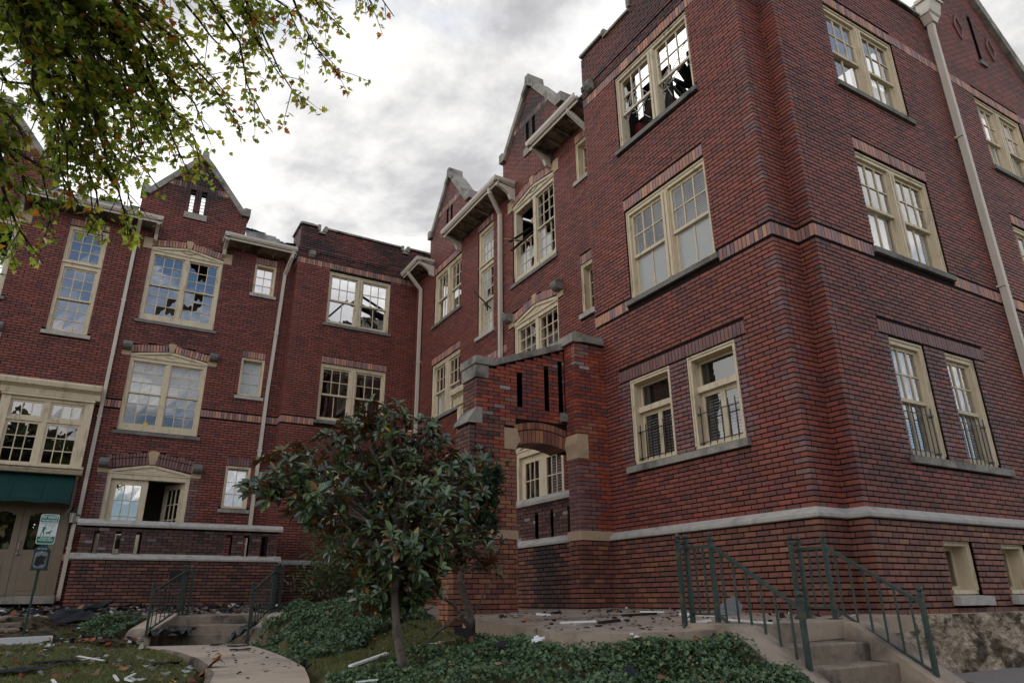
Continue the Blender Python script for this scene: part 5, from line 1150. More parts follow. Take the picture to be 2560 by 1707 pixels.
# ---------------------------------------------------------------- handrails
def handrail(label, foot, top, run, d, back, side, drop, n, h=.80):
    """foot: (x,y,z) of the post at the top step; run along d falling by drop; level return of length back to two end posts"""
    Hh = thing('handrail', label, 'handrail', foot, 'green metal handrails of the steps'); f = Vector(foot); d = Vector(d).normalized(); z = Vector((0, 0, 1)); m = 'green_rail'
    a = f; b = f+d*run-z*drop; c = f-d*back; e = c+Vector(side)
    def post(p, hh, low=0):
        mb = MB(); mb.beam(p-z*low, p+z*hh, .040, .040); mb.beam(p+z*(hh-.004), p+z*(hh+.012), .06, .06); mb.beam(p-z*low, p-z*(low-.012), .10, .10); mb.tube([p+z*(hh+.01), p+z*(hh+.035)], .014, 8); o = mb.build('post', m, Hh)
        MB().sphere(p+z*(hh+.055), .029, 12, 8).build('ball_finial', m, Hh, smooth=True)
    post(a, h); post(b, h-.03); post(c, h); post(e, h)
    MB().beam(a+z*(h-.05), b+z*(h-.10), .036, .028).build('top_rail', m, Hh); MB().beam(a+z*(h-.06), c+z*(h-.06), .036, .03).build('top_rail', m, Hh); MB().beam(c+z*(h-.06), e+z*(h-.06), .036, .03).build('top_rail', m, Hh)
    MB().beam(a+z*.11, b+z*.09, .026, .02).build('bottom_rail', m, Hh); MB().beam(a+z*.11, c+z*.11, .026, .02).build('bottom_rail', m, Hh)
    for i in range(n):
        t = (i+.75)/(n+.5); p = a+(b-a)*t; MB().beam(p+z*(.11-.02*t), p+z*(h-.06-.05*t), .016, .016).build('baluster', m, Hh)
    for i in range(2):
        t = (i+1)/3; p = a+(c-a)*t; MB().beam(p+z*.11, p+z*(h-.07), .016, .016).build('baluster', m, Hh)
handrail('green metal handrail with ball finials nearest the brick wall, right of the corner steps', (6.74, 4.95, -.232), .8, .94, (0, -1, 0), .32, (-.11, .02, 0), .52, 6, .775)
handrail('green metal handrail with ball finials on the ivy side, left of the corner steps', (5.27, 5.15, -.272), .8, .96, (0, -1, 0), .34, (-.12, -.01, 0), .54, 6, .80)
handrail('smaller green handrail left of the far garden steps', tuple(lf.p(-.83, -.235, .02)), .8, 1.22, dv, .16, tuple(av*.10), .31, 7, .80)
handrail('smaller green handrail right of the far garden steps, next to the ivy mound', tuple(lf.p(.83, -.235, .02)), .8, 1.22, dv, .16, tuple(av*.10), .31, 7, .80)
# ---------------------------------------------------------------- pet waste sign
sx, sy = -.72, 13.4; sz = gh(sx, sy)
Sg = thing('pet_waste_sign', 'green and white pet waste sign with bag dispenser on a leaning green post', 'sign', (sx, sy, sz))
px0, px1 = Vector((sx, sy, sz-.05)), Vector((sx+.02, sy, 1.315)); yaw = R_(-3); un = Vector((math.cos(yaw), math.sin(yaw), 0)); nn = Vector((un.y, -un.x, 0)); SF = Fr(px1, un*.82, nn)
pb = MB(); pb.beam(px0, px1, .05, .03); pb.beam(px0-nn*-.02, px1+nn*.02, .02, .02); pb.build('post', 'green_metal', Sg)
def rrect(u0, u1, z0, z1, r, n=5):
    P = []
    for cx, cz, a0 in ((u1-r, z1-r, 0), (u0+r, z1-r, 90), (u0+r, z0+r, 180), (u1-r, z0+r, 270)):
        for i in range(n+1): a = R_(a0+90*i/n); P.append((cx+r*math.cos(a), cz+r*math.sin(a)))
    return P
sw, sh_, zb = .305, .455, -.455
stone_poly(Sg, 'sign_plate', SF, rrect(-sw/2, sw/2, zb, 0, .035), .03, .034, 'sign_white')
stone_poly(Sg, 'green_panel', SF, [(-sw/2+.01, -.122), (sw/2-.01, -.122), (sw/2-.01, -.035), (sw/2-.035, -.01), (-sw/2+.035, -.01), (-sw/2+.01, -.035)], .0345, .0355, 'sign_green')
stone_poly(Sg, 'green_panel', SF, [(-sw/2+.01, -.420), (-sw/2+.035, zb+.01), (sw/2-.035, zb+.01), (sw/2-.01, -.420), (sw/2-.01, -.338), (-sw/2+.01, -.338)], .0345, .0355, 'sign_green')
def text(par, fr, s, u, z, h, m, d, wmax=None, name='lettering', bold=.0):
    cu = bpy.data.curves.new(name, 'FONT'); cu.body = s; cu.size = h*1.38; cu.align_x = 'CENTER'; cu.extrude = .0006; cu.offset = bold*h
    o = bpy.data.objects.new(name, cu); COL.objects.link(o); bpy.context.view_layer.update()
    me = bpy.data.meshes.new_from_object(o.evaluated_get(bpy.context.evaluated_depsgraph_get())); bpy.data.objects.remove(o)
    me.materials.clear(); me.materials.append(MAT[m]); wd = max(v.co.x for v in me.vertices)-min(v.co.x for v in me.vertices); k = min(1, wmax/wd) if wmax else 1
    for v in me.vertices: p = fr.p(u+v.co.x*k, z+v.co.y, d+v.co.z); v.co = p
    return link(name, me, par)
text(Sg, SF, 'PET WASTE', 0, -.066, .042, 'sign_white', .037, .255, bold=.03); text(Sg, SF, 'TRANSMITS DISEASE', 0, -.107, .024, 'sign_white', .037, .255, bold=.03)
text(Sg, SF, 'LEASH CURB AND CLEAN UP', 0, -.150, .017, 'sign_green', .036, .265, bold=.02); text(Sg, SF, 'AFTER YOUR', .055, -.183, .017, 'sign_green', .036, .12, bold=.02); text(Sg, SF, 'PET', .07, -.215, .017, 'sign_green', .036, .05, bold=.02)
text(Sg, SF, 'PLEASE KEEP', 0, -.372, .024, 'sign_white', .037, .18, bold=.03); text(Sg, SF, 'THIS AREA CLEAN', 0, -.405, .026, 'sign_white', .037, .24, bold=.03)
def shape(name, P, m='sign_green'): stone_poly(Sg, name, SF, [(-.10+x, -.325+y) for x, y in P], .0345, .036, m)
pm = MB(); 
for P in ([(.040, .135), (.062, .125), (.060, .100), (.052, .075), (.055, .02), (.060, .0), (.040, .0), (.042, .03), (.030, .06), (.012, .02), (.016, .0), (-.006, .0), (-.004, .012), (.014, .07), (.016, .105), (.022, .130)],
          [(.056, .118), (.085, .088), (.088, .094), (.062, .128)], [(.048, .145), (.056, .140), (.064, .145), (.066, .156), (.060, .166), (.050, .164), (.046, .154)]):
    pm.prism(SF, [(-.10+x, -.325+y) for x, y in P[::-1]], .0345, .036)
pm.build('walker_symbol', 'sign_green', Sg)
pm = MB()
for P in ([(.088, .036), (.096, .052), (.120, .058), (.142, .060), (.155, .078), (.172, .082), (.184, .074), (.180, .068), (.168, .066), (.162, .052), (.156, .034), (.152, .006), (.144, .006), (.142, .030), (.118, .034), (.106, .026), (.100, .006), (.092, .006), (.096, .028), (.090, .040), (.080, .048), (.078, .042)],):
    pm.prism(SF, [(-.10+x, -.325+y) for x, y in P[::-1]], .0345, .036)
pm.build('dog_symbol', 'sign_green', Sg)
Ds = empty('bag_dispenser', parent=Sg); DF = Fr(px0+(px1-px0)*.68, un*.88, nn)
g = MB(); g.box(DF, -.115, .115, -.20, .075, -.10, .08); g.box(DF, -.125, .125, -.215, -.20, -.12, .09); g.build('case', 'green_metal', Ds)
g = MB(); P = [DF.p(u, .075, d) for u, d in ((-.13, .095), (.13, .095), (.13, -.115), (-.13, -.115))]; Q = [DF.p(u, .165, d) for u, d in ((-.04, .02), (.04, .02), (.04, -.04), (-.04, -.04))]; g.hexa(P+Q, None, (), False); g.build('lid', 'green_metal', Ds)
text(Ds, Fr(DF.p(0, .09, .086), un, nn), 'PET WASTE', .0, .0, .018, 'sign_white', .004, .12)
stone_poly(Ds, 'front_plate', DF, rrect(-.095, .095, -.185, .06, .05), .08, .083, 'grey_plate'); MB().sphere(DF.p(0, .055, .085), .008).build('lock', 'sign_white', Ds)
stone_poly(Ds, 'bag_flap', DF, [(-.075, -.135), (-.02, -.16), (.03, -.12), (.07, -.125), (.075, -.10), (.05, -.095), (.085, -.01), (.03, -.012), (.02, .005), (-.01, .004), (-.02, -.012), (-.06, -.015), (-.07, -.06)], .083, .098, 'plastic_black')
# ---------------------------------------------------------------- leaves
def leaf_proto(P, fold=.0, curl=0.):
    """fan of triangles over an outline in the xy plane, stem at the origin, tip along +y"""
    return np.array([(x, y, abs(x)*fold-curl*y*y) for x, y in P])
MAPLE = leaf_proto([(0, -.02), (.16, .06), (.42, .02), (.34, .20), (.52, .36), (.30, .40), (.24, .46), (.28, .70), (.12, .62), (0, 1.0), (-.12, .62), (-.28, .70), (-.24, .46), (-.30, .40), (-.52, .36), (-.34, .20), (-.42, .02), (-.16, .06)], .25, .15)
IVY = leaf_proto([(0, 0), (.38, .02), (.52, .38), (.26, .46), (0, 1.0), (-.26, .46), (-.52, .38), (-.38, .02)], .3, .2)
LANCE = leaf_proto([(0, 0), (.10, .2), (.17, .45), (.14, .7), (0, 1.0), (-.14, .7), (-.17, .45), (-.10, .2)], .35, .18)
OVAL = leaf_proto([(0, 0), (.14, .12), (.23, .34), (.25, .55), (.18, .80), (0, 1.0), (-.18, .80), (-.25, .55), (-.23, .34), (-.14, .12)], .35, .22)*np.array([.86, 1, 1])
def frames(Y, Nn):
    Y = Y/np.linalg.norm(Y, axis=1)[:, None]; X = np.cross(Y, Nn); X /= (np.linalg.norm(X, axis=1)[:, None]+1e-9); Z = np.cross(X, Y); return X, Y, Z
def leaves_mesh(name, proto, pos, Y, Nn, size, cols, m):
    n, k = len(pos), len(proto); X, Y, Z = frames(Y, Nn); s = size[:, None, None]
    V = pos[:, None, :]+s*(proto[None, :, 0:1]*X[:, None]+proto[None, :, 1:2]*Y[:, None]+proto[None, :, 2:3]*Z[:, None]); V = V.reshape(-1, 3)
    base = np.arange(n)[:, None, None]*k; T = np.array([(0, i, i+1) for i in range(1, k-1)])[None]
    return raw_mesh(name, V, (base+T).reshape(-1, 3), np.repeat(cols, k-2, 0), m)
def leaves(par, name, proto, pos, Y, Nn, size, cols, m, singles, rest='foliage'):
    """the leaves that show largest as objects sharing a few meshes, the others as one part"""
    pos, Y, Nn, size, cols = map(np.asarray, (pos, Y, Nn, size, cols))
    if singles:
        q = pos@np.array(CF); sx_ = 1280+FPX*(pos@np.array(CR))/q; sy_ = 853.5-FPX*(pos@np.array(CU))/q; vis = (q > .3) & (sx_ > 0) & (sx_ < 2560) & (sy_ > 0) & (sy_ < 1707)
        sc_ = np.where(vis, size/q, 0); idx = np.argsort(-sc_)[:singles]; X_, Y_, Z_ = frames(Y[idx], Nn[idx]); pool = {}
        for a, i in enumerate(idx):
            key = tuple(np.round(cols[i]/.02).astype(int))
            if key not in pool:
                mb = MB(); mb.v = [tuple(p) for p in proto]; k = len(proto); mb.f = [(0, j, j+1) for j in range(1, k-1)]; mb.c = [tuple(cols[i])]*(k-2); me = mb.mesh(name); me.materials.append(MAT[m]); pool[key] = me
            o = link(name, pool[key], par); s = size[i]
            o.matrix_basis = Matrix(((X_[a][0]*s, Y_[a][0]*s, Z_[a][0]*s, pos[i][0]), (X_[a][1]*s, Y_[a][1]*s, Z_[a][1]*s, pos[i][1]), (X_[a][2]*s, Y_[a][2]*s, Z_[a][2]*s, pos[i][2]), (0, 0, 0, 1)))
        keep = np.ones(len(pos), bool); keep[idx] = False; pos, Y, Nn, size, cols = pos[keep], Y[keep], Nn[keep], size[keep], cols[keep]
    return link(rest, leaves_mesh(rest, proto, pos, Y, Nn, size, cols, m), par, 'stuff')
def pick_cols(rng, n, table):
    w = np.array([t[1] for t in table], float); w /= w.sum(); c = np.array([t[0] for t in table])[rng.choice(len(table), n, p=w)]
    return np.round(c*rng.uniform(.7, 1.3, (n, 1))/.01)*.01+.004
def polyline(a, b, n, sag, jit, r):
    a, b = Vector(a), Vector(b); P = []
    for i in range(n+1):
        t = i/n; p = a.lerp(b, t); p.z += sag*4*t*(1-t)
        if 0 < i < n: p += Vector((r.uniform(-jit, jit), r.uniform(-jit, jit), r.uniform(-jit, jit)))
        P.append(p)
    return P
# ---- maple overhanging from the left
r = random.Random(21); rng = np.random.default_rng(4)
MT = Vector((-6.2, 4.6, gh(-6.2, 4.6))); Mp = thing('maple_tree', 'maple tree turning from green to orange, its branches hanging in from the upper left', 'tree', tuple(MT))
crotch = MT+Vector((.3, .4, 5.2)); wood = MB(); wood.tube([MT-Vector((0, 0, .2)), MT+Vector((.05, .05, .5)), MT+Vector((.1, .2, 2.5)), crotch], [.42, .30, .25, .20], 12); wood.build('trunk', 'bark', Mp)
tips = [(985, 42, 9.4), (930, 10, 9.6), (865, 80, 9.4), (858, 198, 9.2), (750, 256, 9), (700, 190, 8.8), (662, 300, 8.9), (598, 315, 8.7), (520, 345, 8.6), (525, 442, 9.0), (470, 430, 8.8), (395, 470, 8.6), (330, 520, 8.5), (330, 600, 8.4), (255, 590, 8.4), (200, 520, 8.2), (95, 640, 8), (30, 610, 7.8), (120, 500, 8), (10, 430, 7.8),
        (390, 330, 8.8), (300, 230, 8.6), (440, 160, 9), (600, 165, 9.2), (760, 110, 9.4), (650, 60, 9.4), (540, 60, 9.2), (350, 60, 8.8), (190, 110, 8.4), (110, 260, 8.2), (190, 350, 8.4), (60, 120, 7.8), (260, 420, 8.4), (60, 350, 7.6), (820, 20, 9.6), (460, 300, 8.8), (-60, 250, 7.6), (-120, 450, 7.6), (200, -100, 8.4), (600, -120, 9.2), (420, 20, 8.2), (250, 150, 8), (150, 420, 7.8), (330, 280, 8.2), (560, 230, 8.9), (30, 540, 8.2), (430, 380, 9), (90, 180, 8.6), (20, 60, 8), (240, 60, 9), (280, 350, 9), (700, -60, 9.4), (365, 385, 8.7), (420, 330, 8.6), (485, 375, 8.9), (300, 470, 8.3), (170, 470, 8.1), (230, 520, 8.3), (60, 470, 7.9), (340, 440, 8.9), (130, 570, 8.0), (500, 200, 9.0), (340, 150, 8.5), (150, 40, 8.2)]
limb = MB(); twig = MB(); LP, LY, LS = [], [], []
hub = [at_dist(-150, -420, 8.2), at_dist(-420, -60, 7.6), at_dist(160, -620, 8.8)]
for h_ in hub: limb.tube([crotch, crotch.lerp(h_, .5)+Vector((0, 0, .4)), h_], [.16, .11, .075], 8)
for (x, y, d) in tips:
    tip = at_dist(x, y, d); h_ = hub[1] if (x < 150 and y > 200) else (hub[2] if x > 620 else hub[0]); L = (tip-h_).length
    P = polyline(h_, tip, 9, .16*L*.5, .10, r); limb.tube(P, [.042-.036*i/9 for i in range(10)], 6)
    nb = int(L*9.8); 
    for k in range(nb):
        t = r.uniform(.18, 1)**.8; i = min(8, int(t*9)); f_ = t*9-i; p = P[i].lerp(P[i+1], f_); dirn = (P[i+1]-P[i]).normalized()
        side = Vector((r.uniform(-1, 1), r.uniform(-1, 1), r.uniform(-.75, .45))); v = (dirn*r.uniform(.4, 1.1)+side*.9).normalized(); ln = r.uniform(.16, .68)*(1.2-.55*t)
        if t > .97: v = dirn; ln = .12
        e = p+v*ln-Vector((0, 0, ln*.12)); m_ = p.lerp(e, .5)+Vector((0, 0, .02)); twig.tube([p, m_, e], [.006, .0045, .002], 4, cap=False)
        for j in range(max(4, int(ln*27))):
            q_ = p.lerp(e, r.uniform(.15, 1.05)); w_ = Vector((r.gauss(0, 1), r.gauss(0, 1), r.gauss(-.55, .7))).normalized(); LP.append(q_+w_*.035); LY.append(w_); LS.append(r.uniform(.048, .088))
limb.build('limb', 'bark_dark', Mp); twig.build('twigs', 'bark_dark', Mp, 'stuff')
n = len(LP); LP = np.array(LP); LY = np.array(LY); NN = rng.normal(0, .7, (n, 3))+np.array([0, 0, 1.])
q = LP@np.array(CF); ux = 1280+FPX*(LP@np.array(CR))/q
gr = pick_cols(rng, n, [((.24, .33, .035), 5), ((.31, .37, .04), 4), ((.41, .39, .04), 2.5), ((.17, .25, .04), 3), ((.42, .22, .025), .8), ((.46, .14, .025), .4)]); orn = pick_cols(rng, n, [((.36, .24, .03), 3), ((.42, .16, .03), 1.8), ((.29, .33, .04), 4.5), ((.36, .10, .03), .6), ((.35, .35, .04), 3)])
pr_ = np.clip((ux-350)/750, .03, .55); cols = np.where((rng.random(n) < pr_)[:, None], orn, gr)
leaves(Mp, 'leaf', MAPLE, LP, LY, NN, np.array(LS), cols, 'maple_leaf', 300)
# ---- magnolia
rm = random.Random(8); mb0 = Vector((2.79, 6.9, gh(2.79, 6.9)-.03)); Mg = thing('magnolia_tree', 'small magnolia with glossy dark leaves and rusty undersides in front of the brick walls', 'tree', tuple(mb0))
MY = 7.35
blobs = [(965, 1050, 62), (880, 1060, 40), (1060, 1085, 55), (830, 1130, 60), (940, 1150, 95), (1080, 1160, 80), (730, 1180, 75), (660, 1215, 40), (628, 1220, 16), (780, 1250, 75), (900, 1260, 100), (1040, 1270, 110), (1150, 1240, 75), (1000, 1370, 110), (1110, 1350, 75), (1180, 1375, 50), (1215, 1420, 26), (960, 1450, 80), (1060, 1440, 60), (860, 1350, 50), (1000, 1180, 60), (1180, 1165, 45), (975, 1500, 45), (925, 1465, 45), (1010, 1480, 45)]
trunk_top = at_y(985, 1470, 7.0); tk = MB(); tk.tube([mb0, mb0+Vector((0, 0, .10)), mb0.lerp(trunk_top, .5)+Vector((-.02, .0, 0)), trunk_top], [.09, .048, .042, .038], 12); tk.build('trunk', 'bark', Mg, smooth=True)
P_, Y_, N_l, S_, Cc = [], [], [], [], []; br = MB(); brn = MB(); rg = np.random.default_rng(9)
def whorl(c, axis, k, sz):
    for i in range(k):
        a = i*2.4+rm.uniform(-.3, .3); side = axis.orthogonal().normalized(); side.rotate(Matrix.Rotation(a, 3, axis)); el = rm.uniform(.05, .95) if i < k-2 else rm.uniform(.9, 1.6)
        y = (side+axis*el-Vector((0, 0, rm.uniform(0, .35)))).normalized(); P_.append(c+side*.012); Y_.append(y); N_l.append((axis+Vector((0, 0, .5))-side*.3)); S_.append(sz*rm.uniform(.72, 1.2))
hubs = []
for (x, y, rr) in blobs:
    c = at_y(x, y, MY+rm.uniform(-.25, .25)); R0 = rr/1720*c.length
    t0 = trunk_top.lerp(Vector((trunk_top.x, trunk_top.y, trunk_top.z+1.2)), max(0, min(1, (c.z-trunk_top.z)/2.6)))
    P = polyline(t0, c, 5, .10, .05, rm); br.tube(P, [.019, .017, .014, .011, .008, .006], 6)
    nw = max(3, int(rr*rr/150))
    for k in range(nw):
        while True:
            o = Vector((rm.uniform(-1, 1), rm.uniform(-1.5, 1.5), rm.uniform(-1, 1)))
            if o.x**2+(o.y/1.5)**2+o.z**2 <= 1: break
        p = c+o*R0; ax = o.normalized()*.75+Vector((rm.uniform(-.3, .3), rm.uniform(-.4, .1), .7)); ax.z = max(ax.z, .28); ax.normalize()
        s = P[rm.randrange(3, 6)]; brn.tube(polyline(s, p-ax*.03, 3, -.02, .03, rm), [.008, .006, .005, .004], 4, cap=False); whorl(p, ax, rm.randrange(7, 11), .112)
tp = MB().tube([trunk_top-Vector((0, 0, .02)), trunk_top+Vector((.0, .03, .5)), trunk_top+Vector((-.02, .05, 1.25))], [.05, .035, .02], 10).build('trunk', 'bark', Mg, smooth=True)
br.build('limb', 'bark', Mg); brn.build('twigs', 'bark', Mg, 'stuff')
n = len(P_); cc = pick_cols(rg, n, [((.055, .092, .036), 5), ((.075, .12, .040), 3), ((.105, .155, .045), 2), ((.040, .068, .034), 2.2), ((.26, .125, .038), .7), ((.45, .30, .04), .05)])
leaves(Mg, 'leaf', OVAL, [tuple(p) for p in P_], [tuple(p) for p in Y_], [tuple(p) for p in N_l], S_, cc, 'magnolia_leaf', 300)
# ---- narrow-leaved laurel leaning by the arch pier
rl_ = random.Random(31); lb = Vector((4.25, 8.25, gh(4.25, 8.25))); Ll = thing('laurel_tree', 'leaning thin-stemmed laurel with narrow leaves behind the magnolia, by the arch pier', 'tree', tuple(lb))
l1 = at_y(1151, 1455, 8.3); l2 = at_y(1175, 1300, 8.35); g = MB(); g.tube([lb-Vector((0, 0, .05)), lb.lerp(l1, .5)+Vector((.02, 0, 0)), l1, l2], [.075, .05, .042, .03], 10)
g.build('trunk', 'bark', Ll, smooth=True); g = MB(); g.tube([lb+Vector((.05, 0, 0)), lb+Vector((.22, -.02, .16))], [.07, .06], 9); g.tube([lb+Vector((-.02, -.03, .05)), lb+Vector((-.35, -.1, .42)), lb+Vector((-.75, -.1, .62))], [.035, .025, .018], 7); g.tube([lb+Vector((.0, .02, .3)), lb+Vector((.12, -.1, .62)), lb+Vector((.33, -.15, .85)), lb+Vector((.42, -.2, 1.15))], [.012, .01, .008, .005], 6); g.tube([lb+Vector((-.3, -.3, .32)), lb+Vector((-.7, -.5, .15)), lb+Vector((-1.1, -.8, -.05))], [.02, .02, .014], 6); g.build('limb', 'bark', Ll)
P_, Y_, N_l, S_ = [], [], [], []; tw = MB()
for (x, y, rr) in [(1200, 1200, 55), (1185, 1265, 60), (1225, 1235, 35), (1150, 1200, 45), (1210, 1300, 40), (1130, 1300, 50), (1230, 1185, 22)]:
    c = at_y(x, y, 8.4); R0 = rr/1720*c.length; tw.tube(polyline(l2, c, 4, .02, .03, rl_), [.014, .012, .009, .007, .004], 5)
    for k in range(int(rr*1.1)):
        o = Vector((rl_.gauss(0, .5), rl_.gauss(0, .5), rl_.gauss(0, .5)))*R0; p = c+o; dr = (Vector((.55, -.3, .75))+Vector((rl_.uniform(-.7, .7), rl_.uniform(-.7, .7), rl_.uniform(-.5, .4)))).normalized(); tw.tube([p-dr*.12, p], [.004, .002], 4, cap=False)
        for j in range(7):
            w_ = (dr+Vector((rl_.gauss(0, .6), rl_.gauss(0, .6), rl_.gauss(-.1, .5)))).normalized(); P_.append(p-dr*.12*j/6); Y_.append(w_); N_l.append(Vector((rl_.gauss(0, .5), -.3, 1))); S_.append(rl_.uniform(.08, .14))
tw.build('twigs', 'bark', Ll, 'stuff'); n = len(P_); cc = pick_cols(rg, n, [((.035, .075, .030), 4), ((.05, .095, .035), 3), ((.025, .055, .028), 3)])
leaves(Ll, 'leaf', LANCE, [tuple(p) for p in P_], [tuple(p) for p in Y_], [tuple(p) for p in N_l], S_, cc, 'shrub_leaf', 120)
# ---- dark shrub against the bay
rs_ = random.Random(41); sb = Vector((5.55, 17.9, hp(5.5, 17.9))); Sh = thing('garden_shrub', 'dark leafy shrub growing against the rear brick wall beside the far steps', 'shrub', tuple(sb)); P_, Y_, N_l, S_ = [], [], [], []; tw = MB()
for k in range(85):
    c = sb+Vector((rs_.uniform(-1.15, 1.25), rs_.uniform(-.5, .35), rs_.uniform(.25, 1.75))); 
    if abs(c.x-sb.x) > 1.25-.45*(c.z-sb.z)**1.2*.6: c.x = sb.x+(c.x-sb.x)*.6
    tw.tube(polyline(sb+Vector((rs_.uniform(-.2, .2), 0, 0)), c, 3, .05, .06, rs_), [.016, .012, .008, .004], 5)
    for j in range(42):
        o = Vector((rs_.gauss(0, .22), rs_.gauss(0, .18), rs_.gauss(0, .18))); P_.append(c+o); Y_.append(Vector((rs_.gauss(0, 1), rs_.gauss(-.4, .8), rs_.gauss(-.2, .6)))); N_l.append(Vector((rs_.gauss(0, .5), -.5, 1))); S_.append(rs_.uniform(.06, .11))
tw.build('stem', 'bark', Sh); n = len(P_); cc = pick_cols(rg, n, [((.06, .10, .032), 5), ((.085, .125, .036), 3), ((.14, .15, .04), 1), ((.22, .14, .03), .25)])
leaves(Sh, 'leaf', OVAL, [tuple(p) for p in P_], [tuple(p) for p in Y_], [tuple(p) for p in N_l], S_, cc, 'shrub_leaf', 60)
# ---- ivy, grass, litter
def in_poly(x, y, P):
    ins = np.zeros(len(x), bool); j = len(P)-1
    for i in range(len(P)):
        xi, yi, xj, yj = *P[i], *P[j]
        c = ((yi > y) != (yj > y)) & (x < (xj-xi)*(y-yi)/(yj-yi+1e-12)+xi); ins ^= c; j = i
    return ins
def scatter(P, n, rng):
    P = np.array(P); o = np.empty((0, 2))
    while len(o) < n:
        q = rng.uniform(P.min(0), P.max(0), (n*2, 2)); o = np.vstack([o, q[in_poly(q[:, 0], q[:, 1], P)]])
    return o[:n]
def ivy(P, n, hgt, seed, label, dens_fn=None, size=(.030, .056), edge_h=.03):
    rng = np.random.default_rng(seed); q = scatter(P, n, rng)
    if dens_fn is not None: q = q[rng.random(len(q)) < dens_fn(q[:, 0], q[:, 1])]
    h = ground_h(q[:, 0], q[:, 1]); lump = .5+.5*np.sin(q[:, 0]*7+1.3*np.sin(q[:, 1]*5))*np.cos(q[:, 1]*6+q[:, 0]*2); z = h+hgt*(.35+.65*lump)*rng.random(len(q))**.6+.015
    pos = np.column_stack([q, z]); m = len(q); Nn = np.column_stack([rng.normal(0, .55, m), rng.normal(-.35, .5, m), np.ones(m)]); Y = np.column_stack([rng.normal(0, 1, m), rng.normal(-.2, 1, m), rng.normal(-.25, .35, m)])
    cols = pick_cols(rng, m, [((.070, .125, .055), 5), ((.092, .155, .064), 4), ((.13, .20, .072), 2), ((.052, .09, .046), 3), ((.11, .175, .05), .6), ((.17, .10, .045), .25)])
    o = link('ivy', leaves_mesh('ivy', IVY, pos, Y, Nn, rng.uniform(*size, m), cols, 'ivy_leaf'), None, 'stuff'); tag(o, label, 'ivy'); return o
IV1 = [(2.75, 13.7), (2.45, 13.2), (2.46, 12.3), (2.44, 11.3), (2.39, 10.3), (2.32, 9.5), (2.33, 9.0), (2.6, 8.85), (3.0, 9.15), (3.5, 9.7), (4.1, 10.3), (4.75, 10.6), (4.8, 13.9), (3.6, 14.0), (2.9, 14.0)]
IV2 = [(3.62, 5.7), (3.5, 5.15), (4.1, 5.0), (4.5, 4.8), (4.9, 4.75), (4.9, 3.55), (4.4, 3.1), (3.2, 3.0), (2.2, 3.9), (1.6, 5.2), (1.8, 6.6), (2.3, 7.3), (2.8, 7.6), (3.5, 7.2), (3.85, 7.7), (3.95, 7.0)]
IV3 = [(.55, 15.0), (-.05, 14.7), (.05, 14.2), (.55, 13.75), (.95, 13.7), (1.1, 14.6)]
ivy(IV1, 26000, .17, 1, 'thick mound of dark ivy between the garden path and the archway')
ivy(IV2, 42000, .12, 2, 'dense bank of ivy in the foreground left of the corner steps', lambda x, y: np.clip(.40+.55*np.clip((x-2.6)/1.3, 0, 1)+.25*np.sin(x*5+y*4), .18, 1), (.025, .047))
ivy(IV3, 1700, .12, 3, 'small patch of ivy left of the far garden steps')
def grass(P, n, seed, label, hgt=(.02, .05), tab=None):
    rng = np.random.default_rng(seed); q = scatter(P, n, rng); h = ground_h(q[:, 0], q[:, 1]); m = len(q); a = rng.uniform(0, 6.283, m); w = rng.uniform(.003, .006, m); hh = rng.uniform(*hgt, m); dx, dy = np.cos(a)*w, np.sin(a)*w
    b = np.column_stack([q, h-.004]); V = np.stack([b-np.column_stack([dx, dy, dx*0]), b+np.column_stack([dx, dy, dx*0]), b+np.column_stack([rng.normal(0, .4, m)*hh, rng.normal(0, .4, m)*hh, hh])], 1).reshape(-1, 3)
    cols = pick_cols(rng, m, tab or [((.13, .155, .045), 5), ((.18, .17, .065), 4), ((.095, .13, .04), 3), ((.24, .20, .10), 2)])
    o = link('grass', raw_mesh('grass', V, np.arange(m*3).reshape(-1, 3), cols, 'grass_blade'), None, 'stuff'); tag(o, label, 'grass')
grass([(-3.2, 13.5), (.85, 13.3), (1.05, 12.4), (1.2, 11), (1.24, 10), (1.2, 9), (1.1, 8), (.9, 7), (.5, 5.8), (-1.2, 5.8), (-2.6, 9)], 95000, 1, 'autumn lawn with fallen leaves left of the garden path')
grass([(2.25, 9.1), (3.0, 9.2), (4.6, 10.6), (4.55, 9.0), (4.0, 7.8), (3.4, 7.3), (2.6, 7.3), (2.3, 5.0), (1.55, 5.2), (1.72, 6.0), (2.0, 7.1), (2.2, 8.3)], 42000, 2, 'rough grass strip between the two ivy banks', (.025, .06))
grass([(-2.6, 15.1), (.6, 15.05), (.5, 14.2), (-.2, 13.6), (-2.6, 13.6)], 9000, 3, 'patchy grass slope under the far terrace', (.015, .04), [((.075, .085, .025), 2), ((.10, .075, .045), 4), ((.12, .09, .06), 3)])
def litter(P, n, seed, label, name, table, sz, zf=None, proto=MAPLE, m='litter_leaf', up=.02):
    rng = np.random.default_rng(seed); q = scatter(P, n, rng); h = np.array([zf(x, y) for x, y in q]) if zf else ground_h(q[:, 0], q[:, 1])+.025; k = len(q)
    pos = np.column_stack([q, h+rng.uniform(.004, up, k)]); Y = np.column_stack([rng.normal(0, 1, (k, 2)), rng.normal(0, .25, k)]); Nn = np.column_stack([rng.normal(0, .3, (k, 2)), np.ones(k)])
    o = link(name, leaves_mesh(name, proto, pos, Y, Nn, rng.uniform(*sz, k), pick_cols(rng, k, table), m), None, 'stuff'); tag(o, label, name.replace('_', ' '))
LT = [((.30, .30, .25), 4), ((.42, .44, .40), 3), ((.30, .13, .04), 1.5), ((.24, .05, .03), .8), ((.35, .24, .05), 1), ((.14, .09, .05), 3)]
